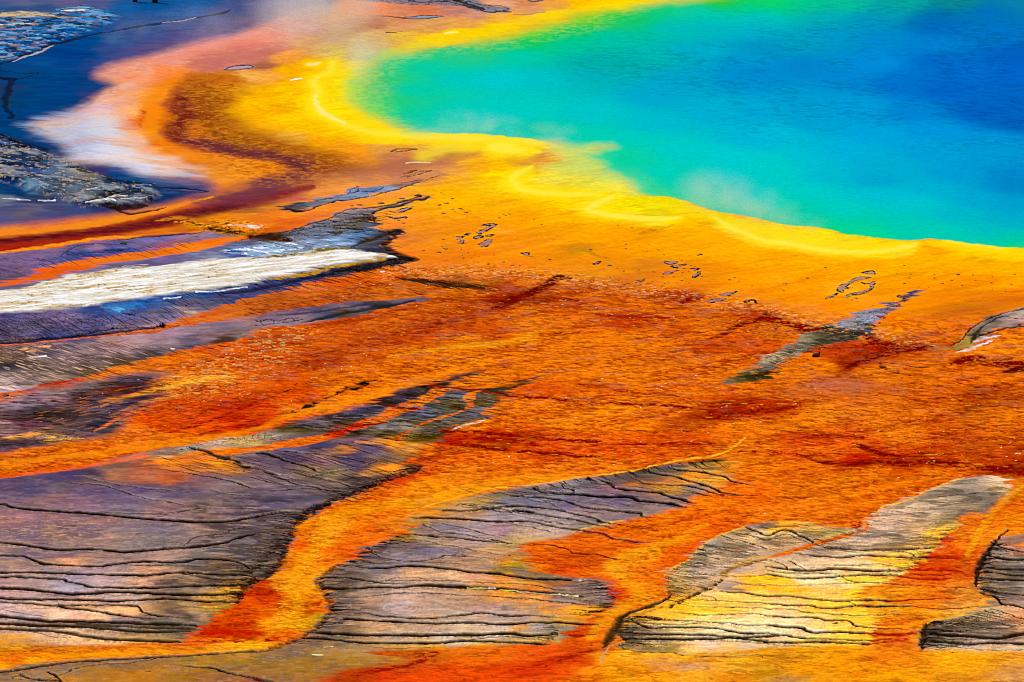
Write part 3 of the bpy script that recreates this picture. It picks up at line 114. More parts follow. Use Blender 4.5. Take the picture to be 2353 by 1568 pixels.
# terrace rims, cracks and runnels: half-width colour opacity | path (a third
# number at a point rescales the width there)
LINES = """
2.0 160c04 .95 @20 -300,1470 0,1475 50,1475 100,1500 300,1520 600,1540 900,1565 @30 1200,95 1600,122 1950,132 2150,112 2294,85 @31 120,60 320,40,.5
2.0 1c0c04 .95 @30 -300,310 50,320 250,345 500,380 700,378 900,380 1100,398 1250,392 1400,378 1700,355 2000,320 2150,270 2294,240,.4
1.7 1c0c04 .95 @30 -300,435 150,435 250,450 330,485 450,512 850,530 1000,515 1200,488 1600,490 1800,465 2000,470 2150,500 2250,560,.4
1.2 281004 .9 @30 1100,505,.5 1300,520 1500,510 1620,495,.5
1.7 1c0c04 .95 @30 -300,590 200,583 700,597 1200,610 1400,600 1650,585 1900,600 2200,610 2294,640,.4
1.7 1c0c04 .95 @30 -300,630 100,622 300,632 550,640 600,665 720,685 850,715 1100,722 1400,718 1700,705 2000,700 2250,690,.6
2.4 1c0c04 .95 @30 -300,720 100,725 350,745 650,778 900,765 1150,760 1450,775 1700,785 1900,780 2200,770,.6
1.9 1c0c04 .95 @30 -300,770 50,815 300,825 700,830 1100,838 1400,820 1600,825 1850,845 2180,845,.5
1.5 1c0c04 .95 @30 -300,830 200,858 500,880 900,875 1200,880 1260,920 1350,965 1600,990,.4
1.7 241408 .95 @30 520,882 620,905 750,915 950,945 1150,980 1400,1000,.3
3.0 281404 .95 @30 -300,950 100,985 400,1015 700,1025 1100,1035 1500,1050 1750,1060,.7
3.0 281404 .95 @30 -300,1025 100,1045 400,1060 800,1070 1100,1100 1400,1115 1700,1110,.7
2.6 281404 .9 @30 -300,1070 100,1092 400,1105 600,1125 800,1160 1000,1180 1300,1195 1600,1205,.7
2.4 302008 .8 @30 700,1045,.5 1000,1060 1300,1075 1600,1085 1750,1090,.6
0.8 504068 .7 @30 0,920 150,945 350,975 550,1000
0.8 504858 .8 @30 250,1110 400,1145 500,1165 700,1175,.4
1.0 2c1810 .9 @30 1640,345,.5 1700,310 1720,280 1800,258 2000,240 2080,200 2200,180,.4
0.8 302020 .8 @30 1300,62,.5 1500,62 1800,15 1950,5 2200,8
0.8 302018 .8 @30 1500,370 1800,368 2000,360 2200,385
1.5 2c1c08 .8 @30 1650,590 1900,640 2200,650
0.9 2c1c08 .8 @30 1450,520 1800,530 2200,555
1.2 2c1408 .9 @30 -10,0,.3 60,-20
1.0 30200c .9 @31 -100,95 0,78 150,50 400,40
1.8 1c1004 .95 @31 1370,95,.4 1550,97 1800,100 2000,118 2294,132
1.0 241408 .9 @31 1570,130,.4 1750,160 1900,190 2050,235 2200,275,.3
1.2 201004 .9 @31 1500,150,.4 1650,220 1900,250 2100,290 2294,325
1.5 1c1004 .95 @31 1200,228,.3 1400,245 1700,270 2000,295 2294,328,.4
0.9 302010 .9 @31 1280,290 1500,300 1700,340 1800,350 2000,390 2294,440,.3
1.2 281804 .95 @31 1020,370 1080,430 1250,475 1450,485 1600,460 1740,430 1950,445 2150,460,.3
1.9 1c1004 .95 @31 900,535,.4 1150,545 1350,525 1600,540 1800,560 1900,580 2100,592 2200,600 2294,620 @32 150,636 400,645 650,655,.5
1.4 281404 .9 @31 600,630,1.5 800,635 950,650 1150,680 1350,685,.4
1.0 281404 .9 @31 1100,660 1300,655 1600,655 1900,670 2294,685 @32 200,700 400,735 550,745,.3
0.8 403038 .8 @31 1150,660 1250,640 1450,630 1570,655
2.6 201004 .95 @31 600,720,1.2 850,730,.6 1050,715,.7 1300,715,.7 1500,700,1.2 1800,712 1950,718 2294,740 @32 150,755 400,780 650,795,.6
1.2 1c1004 .95 @31 900,808,.4 1050,795 1300,768 1600,770 1900,790 2100,795 2294,812 @32 150,820 400,850 600,865 850,890,.3
0.8 1c1004 .95 @32 400,795 550,820 650,835 850,842
1.4 1c1004 .95 @31 950,945,.5 1100,970 1300,988 1600,993 1800,975 2000,948 2150,960 2294,972 @32 200,970 450,988,.3
1.8 1c1004 .95 @31 800,1000,1.4 1000,1010 1300,1028 1600,1040 1850,1035 2000,1035 2150,1048 2294,1045 @32 200,1035 400,1030 600,1045 780,1050,.3
2.6 1c1004 .95 @31 550,1120,1.2 850,1140 1200,1145 1600,1145 2000,1140 2294,1132 @32 150,1150 400,1140,.5
1.8 1c1004 .95 @31 420,1170,1.2 700,1185 900,1210 1200,1218 1600,1215 1850,1198 2294,1210 @32 200,1218 350,1225,.4
1.0 504850 .8 @31 1850,1198,.4 2000,1180 2294,1165 @32 200,1185 350,1180
0.6 584c50 .8 @31 800,1220,.5 1000,1250 1200,1265 1600,1258
2.4 100804 .97 @22 200,1338,.3 300,1368,.6 550,1385 650,1390 850,1405 1050,1410 1150,1440 1300,1455 1450,1475 1560,1500,.6
1.3 100804 .95 @22 440,1300 470,1330 550,1345 560,1375
1.8 100804 .97 @22 780,1250,.4 850,1280 900,1300 940,1330 1100,1350 1300,1365 1400,1400 1550,1440 1650,1465,.5
1.0 100804 .9 @22 650,1275,.5 800,1290 900,1300
1.6 100804 .95 @22 1050,1220,.3 1150,1270,.6 1300,1300,.6 1500,1305 1650,1320 1770,1360 1900,1400,.4
1.6 100804 .95 @22 1220,1160,.4 1280,1195 1450,1225 1600,1270 1750,1305 1900,1370 2100,1392,.4
1.5 100804 .95 @22 1400,1140,.4 1500,1165 1700,1185 1900,1225 1950,1255 2000,1270 2200,1310,.3
1.4 181008 .9 @22 0,1400 200,1410 450,1440 560,1475 700,1510 900,1530 1150,1550 1170,1575
1.0 181008 .9 @22 180,1330 300,1345 420,1375 470,1390
0.9 201408 .9 @22 60,1375 200,1440 320,1460 420,1500 500,1540
1.5 181008 .9 @22 -600,1525 -400,1535 0,1490 200,1500 400,1520 550,1560 @32 700,90 800,130 900,150,.5
1.4 181008 .9 @22 0,1530 150,1545 @32 250,60 450,95 700,140 900,185,.4
1.3 201408 .9 @32 0,35,.6 150,40 300,75 500,100
0.9 201408 .9 @32 0,60 150,100 350,130 500,152
1.5 201408 .9 @32 -20,122 150,130 350,165 500,190 620,210
1.4 701000 .9 @32 620,210 750,222 850,240 900,270,1.6 950,285 1100,300 1250,315,.4
0.9 201408 .9 @32 -10,150 200,180 400,235,.3
1.4 181008 .9 @32 620,0 850,30 1130,50 1160,75 1220,85,.4
1.4 7c1800 .9 @32 150,328,.3 400,350 510,385 560,410 750,420 900,460 1000,465,.4
1.0 801800 .85 @32 880,150 1100,165 1300,190,.3
0.8 984010 .8 @32 0,470 200,490 400,515 550,530
0.8 901800 .7 @32 1200,85,.8 1400,100 1700,110,.3
0.8 901800 .7 @22 1560,1500 1700,1520 1900,1530,.3
1.0 901800 .8 @22 1800,1375 1950,1395 2200,1400,.3
1.2 402808 .9 @32 1880,255 2050,300 2200,340 2294,375
1.4 302008 .9 @32 2110,180 2200,220 2294,250 @33 150,200 300,260 400,320
1.1 402808 .9 @32 1980,220 2150,260 2294,290 @33 150,240 350,310
0.9 4c3410 .85 @32 1700,420 1850,460 1950,480 2100,500
0.9 4c3410 .85 @32 1780,350 1950,390 2050,395 2200,420
0.9 4c3410 .85 @32 1560,500 1700,510 1850,535 2000,540
0.8 4c3410 .8 @32 1440,600 1700,600 1900,610
0.8 4c3410 .8 @32 1450,660 1650,670 1850,665
0.8 4c3410 .8 @32 1420,700 1600,705 1750,720
1.0 302010 .9 @32 1900,612,.4 2100,618 2294,602
1.1 302010 .9 @32 1930,660,.4 2100,688 2294,702
1.5 201004 .95 @32 1800,745,.4 1950,760 2100,770 2294,795 @33 250,800 400,820 500,832 700,840 950,830 1100,838
1.6 901000 .85 @33 1050,836 1150,840 1350,825 1700,815,.4
1.1 201004 .95 @32 1600,830,.4 1850,840 2294,860
1.0 201004 .9 @32 1840,840 1800,810 1720,790
1.4 201004 .95 @33 0,865 200,880 380,882 450,900 650,900 800,882 1000,885 1300,882
1.2 901000 .85 @33 1280,882 1400,900 1500,912 1750,905 1950,880,.3
1.0 302010 .9 @33 730,850 800,875 
0.9 201004 .9 @32 1540,875,.5 1650,895 2000,895 2294,905
1.0 201004 .9 @33 0,908 230,912 300,935 500,950 700,965 800,970 1000,962 1200,960,.4
0.8 302010 .8 @33 1030,960 1070,940 1150,925
1.1 201004 .95 @32 1440,940,.5 1600,955 1850,965 2100,955 2294,970
1.5 201004 .95 @33 0,975 200,985 450,992 550,1012 730,1025 770,1055 900,1080
1.6 901000 .8 @33 880,1080 1000,1088 1250,1095,.4
1.2 201004 .95 @32 1150,975,.4 1300,1000 1600,1020 1900,1035 2050,1055 2294,1055
1.8 201004 .95 @33 0,1055 150,1070 300,1080 350,1105 450,1125 700,1120 850,1130
3.0 981000 .8 @33 830,1130,.4 1000,1142 1200,1140 1320,1138,.3
1.7 201004 .95 @32 1050,990,.6 1130,1040 1250,1080 1500,1075 1800,1080 1950,1110 2100,1130 2294,1130
1.6 201004 .95 @33 0,1135 150,1145 300,1170 500,1180 750,1190 850,1195
1.6 981000 .8 @33 840,1195 950,1195 1100,1180
0.9 302010 .9 @32 1080,1020 1250,1040 1450,1055 1650,1040
1.8 281404 .95 @32 1000,1120,.6 1200,1135 1500,1140 1800,1148 2000,1170 2294,1200
2.0 281404 .95 @32 1000,1180,.6 1200,1180 1600,1180 1900,1172 2100,1165 2294,1155 @33 100,1148
0.8 483820 .85 @32 970,1215 1100,1210 1400,1195 1800,1195 2294,1215
0.9 403010 .85 @32 965,1230 1050,1275 1200,1295 1420,1300 1560,1325 1900,1330 2200,1325 2240,1340
1.7 201004 .95 @33 -20,1205 250,1212 450,1205 650,1218 900,1222
1.4 981000 .8 @33 880,1222 1100,1212,.4
0.8 504020 .8 @33 0,1225 300,1245 450,1250
2.0 3c2408 .95 @33 -20,532,.6 130,545 220,560 300,567 450,565 600,550 800,565 1000,570 1200,570,.6
1.4 3c2408 .95 @33 0,605 200,630 350,640 500,632 650,618 850,608 1000,605 1200,612,.5
1.1 3c2408 .9 @33 0,570 250,590 560,590 650,615 700,645 800,670 1050,680 1400,700,.3
0.6 584828 .8 @33 0,695 150,705 400,695 650,685 900,678
0.6 806040 .6 @33 0,645 200,635 300,635
1.6 402c10 .9 @33 480,345,.4 600,372 900,378 1200,375 1450,368,.5
1.5 402c10 .9 @33 250,415,.4 400,432 650,450 850,430 1050,440 1300,452 1450,448
1.4 981800 .8 @33 1440,448 1600,455 1700,460,.3
1.0 403010 .9 @33 1030,382 1250,405 1320,440
1.1 302008 .9 @33 30,475 150,520 200,550 250,562
1.0 302008 .9 @33 180,478 280,520 330,555
1.0 403010 .9 @33 600,515 800,520 1000,510 1200,540
1.2 901000 .8 @33 1200,500,.3 1350,560 1500,570 1700,560
1.6 901000 .8 @33 1180,618 1350,640 1550,640 1700,630,.3
1.4 901000 .8 @33 1280,600 1500,605 1650,600
1.0 c03010 .7 @33 1100,680 1400,700 1600,720
1.6 140a04 .95 @33 2000,310,.5 2060,345 2150,372 2294,405 2500,430
2.2 140a04 .95 @33 1940,415,.5 2100,458 2294,468 2500,472
1.3 140a04 .9 @33 1950,480 2100,490 2294,488 2500,490
1.8 140a04 .9 @33 1880,540,.5 2100,555 2294,560 2500,560
1.6 140a04 .9 @33 1900,580,.5 2150,600 2294,612 2500,615
1.8 140a04 .9 @33 1880,640,.5 2100,650 2294,655 2500,655
1.0 201408 .9 @33 1880,705 2050,730 2150,718 2294,720
1.4 140a04 .9 @33 1880,725 2000,752 2150,775 2294,792 2400,800
1.8 100804 .95 @33 1900,765,.6 2000,790 2050,820 2100,870 2200,880 2294,905 2400,930
1.3 100804 .9 @33 2010,915 2150,955 2294,1000
1.0 181004 .9 @33 1800,1050 1950,1080 2150,1082 2294,1040
3.0 140a04 .92 @33 1400,1120,1.4 1600,1142 1850,1158 2050,1172 2294,1130
2.0 140a04 .9 @33 1390,1190,1.4 1600,1210 1800,1222 2000,1215 2294,1222
0.9 302008 .9 @33 1390,1250 1600,1235 1900,1238
0.7 504020 .8 @33 1600,1250 2000,1278 2294,1275
0.8 201004 .9 @33 1550,1010 1800,1000 2000,1030 2200,1070
1.3 141008 .92 @20 1350,1150,.3 1600,1180 1800,1215 2000,1250 2200,1310 2294,1335,.3
2.0 201410 .92 @20 1950,1060,.5 2100,1080 2200,1140 2294,1150 @21 150,1205 300,1225,.3
1.0 201828 .8 @20 650,1290,.5 900,1300 1100,1360 1300,1420 1500,1450 1700,1490,.4
0.9 201828 .8 @20 750,1230 1000,1290 1300,1330 1600,1360 
2.2 241810 .9 @20 1700,965,.6 1850,1000 1950,1040 2050,1060
0.9 302838 .8 @20 900,1545 1300,1560 1600,1540 1800,1510 2100,1510 2294,1515
0.8 302838 .8 @20 1700,1130 1900,1160 2200,1180
0.9 201820 .8 @20 1900,1350 2100,1390 2250,1390
1.6 181008 .92 @21 0,1020 100,1020 200,1060 350,1110 500,1150 570,1190,.4
1.2 181008 .9 @21 -200,1100 0,1155 150,1200 300,1225
1.3 181008 .9 @21 130,1355 300,1345 450,1335 650,1350 850,1365,.5
1.2 181008 .9 @21 290,1270 400,1300 550,1330 650,1345
1.2 181008 .9 @21 500,1225 650,1260 850,1310 1000,1330,.3
1.0 181008 .9 @21 100,990 400,1010 650,1040 800,1060
0.9 181008 .9 @21 350,1000 550,1050 700,1100 800,1130
1.0 30201c .8 @21 450,1230 600,1200 900,1150 1100,1080
0.9 281c10 .9 @21 2294,1530 2100,1490 1900,1470 1800,1480
1.3 141008 .9 @21 1850,1475 2050,1500 2150,1530 2294,1545
1.0 201408 .9 @31 1850,0 2100,10 2294,25 2500,40
3.5 181004 .85 @21 1480,1125,.6 1440,1165 1350,1200 1200,1245 1100,1310 900,1375 780,1400,.8 650,1465 550,1530 480,1570
5.0 181004 .75 @31 560,-10,.7 480,40 400,110 340,190 305,280 260,400 220,510 150,580 50,630 -60,690 -110,750,.8 -160,850,.5
4.0 241804 .6 @31 700,540,.7 600,620 570,690,1.2 620,760 680,860 640,980 540,1080 430,1150 280,1220 150,1265 0,1290
1.6 301804 .85 @30 2294,1288 1900,1315 1500,1340 1100,1362 700,1385 400,1420 200,1455 0,1480 -300,1500
1.0 282018 .85 @30 350,1568,.3 520,1515 700,1440 900,1410 1100,1400 1400,1360
1.8 100804 .95 @30 560,1600,1.4 530,1545 515,1520 450,1495 430,1470,.4
1.4 100804 .95 @30 530,1550 400,1550 250,1530 150,1490,.4
0.8 302838 .8 @30 100,1460 200,1500 120,1530 400,1568
1.6 200c04 .92 @30 1600,1420,.3 1850,1440 1950,1455 2100,1500 2294,1540 @31 150,1570
1.4 6c1404 .8 @30 2080,1495 2294,1535 @31 100,1565 200,1600
4.0 382404 .9 @32 1880,660,.6 1800,705,.7 1650,785,.7 1500,850,.7 1420,895,.5
2.4 282004 .9 @32 1420,790,.6 1330,850 1160,905 1050,940 980,990,1.4 940,1050,2 900,1130,2.4 850,1200,1.6 810,1250,.6
2.2 141004 .9 @33 2150,200,.4 2050,290,.6 2010,350 1950,430,1.4 1900,510,1.8 1870,620 1870,700,.6
3.0 201404 .8 @33 1420,1050,.6 1400,1100,1.2 1390,1170,1.6 1380,1240 1385,1270,.5
1.2 b8a080 .8 @32 860,1250,.6 830,1310,1.4 800,1370,1.4 780,1400,.5
1.0 e0a838 .8 @33 1940,880,.6 1700,960 1500,1010 1430,1040
0.9 181008 .85 @23 1500,1410,.4 1700,1390 1900,1370 
3.5 100c04 .85 @23 1010,205,.3 1020,230 1080,265 1150,290,.8 1170,300,.3
1.0 282018 .8 @23 1050,200 1300,235 1450,240
1.0 282018 .8 @23 1150,290 1280,320
1.2 141414 .9 @13 1650,1570 1750,1500 1810,1430 1900,1365 2000,1320 2150,1275 2294,1240 2400,1220
1.6 242020 .8 @13 1830,1560,.4 1860,1480,1.5 1900,1420 1980,1370,.7 2100,1310
1.3 202024 .85 @13 1820,1515 1950,1465 2080,1430 2200,1410 2294,1400
0.8 303030 .85 @13 2100,1310 2200,1330 2294,1335
1.2 201818 .9 @11 205,330,.5 400,300,.6 600,265,.6 800,222,.5 860,180,.4 920,150,.5 935,150,.3
1.2 201818 .9 @11 270,345 350,368,1.8 450,360,1 560,325,.8 700,285,.8 850,265 1000,240,.7 1150,205 1300,165 1450,115,.6 1600,80,.4
1.0 202830 .85 @11 850,210 950,190 1050,195 1150,160
0.7 282830 .85 @11 600,270 750,250 900,240
0.7 282830 .85 @11 920,160 930,190 1000,215
1.0 803018 .8 @11 1300,118,.4 1500,88 1700,45,.3
1.2 20202c .85 @11 -200,640,.5 250,555 500,482 650,440 750,388 850,345 1000,340,.4
1.6 2c1c1c .85 @11 1050,385 1150,345 1300,318 1420,275 1500,262 1550,240
1.4 2c1c1c .85 @11 860,348 1050,335 1300,290 1480,235
4.2 181008 .9 @11 1050,385,.5 1030,420 1050,460 1100,480,.6
3.0 201814 .85 @11 1290,545,.6 1200,560,.6 1240,600,1.2 1160,660,1.2 1200,720,1.6 1290,765,1.6 1400,795,1.4 1460,803,.4
8.0 0c0c10 .8 @11 1380,800,.5 1200,825 1050,860 900,880 750,910,.5 600,950,.3
3.0 18183c .75 @11 700,930,.5 500,965 300,1010 100,1050 @10 2200,1090 2000,1110,.4
1.0 201818 .8 @11 300,560 500,520 700,500 900,500 
0.9 201818 .8 @11 450,600 700,580 900,560 1050,540
0.9 201818 .8 @11 650,445 720,470 950,470
0.9 201818 .8 @11 780,390 850,400 1000,405
0.9 201818 .8 @11 550,480 700,470 850,440 1000,430
2.4 302008 .8 @11 860,690,.6 950,650 1050,620 1150,580 1250,545,.5
2.0 302008 .8 @11 720,520,.4 850,530 950,540,.5
2.0 382410 .8 @11 640,560,.4 700,565 760,560,.4
3.0 202028 .85 @11 400,1370,.3 650,1320 750,1295,1.2 900,1265 1100,1225 1230,1210,1 1300,1195,.4 1430,1170,.4
1.6 302c48 .7 @11 200,1300,.5 500,1280 800,1235 1000,1200
0.9 100c0c .9 @11 0,1350 50,1360 100,1340 200,1355 250,1340 400,1330
0.9 100c0c .9 @11 0,1395 80,1390 180,1380 300,1360 430,1345
0.8 100c0c .9 @11 40,1350 60,1395
0.8 100c0c .9 @11 170,1345 150,1385
0.8 100c0c .9 @11 260,1340 250,1370
0.8 100c0c .9 @11 340,1335 370,1360
2.5 281c10 .8 @11 1230,955,.4 1400,985 1600,1010 1850,1040 2050,1065,.5
2.2 0c1030 .8 @10 -100,1560,.5 200,1540 500,1510 900,1470 1200,1435 1400,1410,.5
1.0 141018 .9 @10 0,1535 300,1515 600,1495 850,1450 1050,1425 1400,1405 1600,1390
1.2 201830 .8 @10 950,720 1100,715 1000,735 800,745,.5
2.2 202c60 .7 @10 850,735,.5 1000,715 1150,705,.5
1.2 100c14 .85 @10 1060,1270 1200,1300
2.0 141c40 .8 @10 1000,630,.3 1300,600 1600,580 1850,558,.4
1.2 302858 .7 @10 550,765 700,680 900,665 1080,668
6.0 0c1830 .75 @10 -100,-90 @00 0,1250,.6 200,1290 400,1360 @10 300,-20,.5
5.0 100c0c .85 @00 -100,1200,.8 0,1245 100,1280 200,1330 300,1350,.5
5.0 b0a090 .7 @00 330,1370,.5 450,1400 600,1450 700,1500 750,1540,.4
7.0 0c0a0c .85 @10 600,5,.3 700,15,.7 800,30 900,60,.6 1000,95 1100,130,.5 1200,165,.2
1.6 102038 .85 @10 900,70 1050,110 1200,150 1400,155 1600,155 1750,170 1870,185,.4
1.2 102038 .8 @10 1500,180 1700,190 1850,195
4.0 1c1408 .8 @10 750,320,.4 850,290 950,260 1050,230,1.2 1150,222 1250,235,.8 1350,250,.4
3.0 1c1408 .8 @10 900,335,.4 1050,345 1200,340 1330,320,.4
2.0 301c08 .85 @10 1050,350 1150,390 1300,370 1500,335,.4
3.0 100c14 .7 @00 -10,690,.3 60,700 120,710,1.2 80,780,1.4 60,850,1.4 50,920,1.4 50,980 100,1000 100,1040 70,1050,.6
0.9 0c1c38 .8 @00 0,630 200,650 350,650 200,695 120,712
0.9 0c1c38 .8 @00 0,680 100,720
2.0 181c28 .8 @00 0,575,.4 150,530 250,490 350,460,1.4 430,420,1.2 500,390 700,340 850,300,.6 1000,280,.6 1200,240,.8 1400,210 1600,180 1800,150,.6 2000,110 2070,85,.4
1.4 b0b0c0 .7 @00 120,548,.5 200,515 300,480 400,440 480,405,.4
0.9 a8a8c0 .7 @00 1450,200,.5 1600,180 1760,152,.5
0.8 304058 .7 @00 1350,305 1600,265 1900,240
1.0 403040 .85 @00 1990,627 2080,598 2200,585 2280,590 2240,610 2130,622 1990,627
1.0 403838 .85 @01 1050,140,.3 1200,150 1350,165 1500,170 1620,158 1680,150 1620,140 1500,140 1400,150 1300,158
1.6 584848 .8 @01 1170,290 1250,292,.6
0.7 584848 .7 @01 1250,280 1300,280
1.1 302830 .85 @01 1350,0 1500,20 1700,10 1800,30 1900,60 2000,80 2100,105 2294,100
2.0 282410 .85 @01 1780,0 1850,20 1950,55 2050,85,.4
1.0 302830 .8 @01 1900,10 2000,40 2200,50
1.2 a87058 .7 @02 0,132 150,128 300,105
1.6 505060 .8 @02 150,0 200,12 270,0
1.2 583820 .85 @01 1210,1355,1.6 1280,1335 1440,1335 1350,1350 1250,1360
0.8 705040 .8 @01 1500,1345 1650,1350 1800,1325
1.0 583828 .85 @11 1310,35 1380,10 1430,5 1360,25
1.0 583828 .85 @11 1305,65 1380,40 1480,12 1570,8 1440,40 1350,62
2.0 e8b060 .5 @01 1500,1400 1700,1330 1900,1315
2.6 ffe848 .85 @01 690,560,.7 665,630 640,655 560,690,.7 515,730 545,800 535,870 540,930,1.1 590,1000,1.3 680,1060 800,1115 950,1165 1100,1193 1400,1220 1800,1240,1.2 2294,1262 @02 300,1290,.4
1.8 fff0a0 .8 @01 535,850,.4 540,930 590,1000 680,1055 800,1105,.4
1.6 fff4d0 .95 @01 305,722,.5 350,712 395,704,.5
1.5 fff0b0 .8 @01 475,575 520,575 580,565,.5
1.2 fff0b0 .8 @01 1700,300,.5 1750,295 1800,290,.5
1.2 f8f0d0 .5 @01 1350,1460 1450,1458 1550,1460
3.0 fff050 .85 @02 -200,1300,.4 0,1340 80,1350 @01 2200,1350 2130,1330 2200,1305 @02 50,1300,.4
2.5 fff050 .8 @12 180,-30,.3 60,30 10,80 30,135 110,180 250,205 500,220 800,225,.4
2.3 fff058 .9 @12 905,225,.4 860,262 760,300 695,340 740,380 950,415 1150,435 1350,438 1500,425,.4
2.0 fff058 .8 @12 1800,420,.5 1950,510 2150,590 2294,640 @13 200,665 500,720 800,738 1050,725 1250,690 1330,660,.4
1.0 c0b808 .5 @12 1100,400 1300,408 1500,395 1700,382
1.5 ffe860 .6 @13 1600,640 1850,670 2100,700
"""
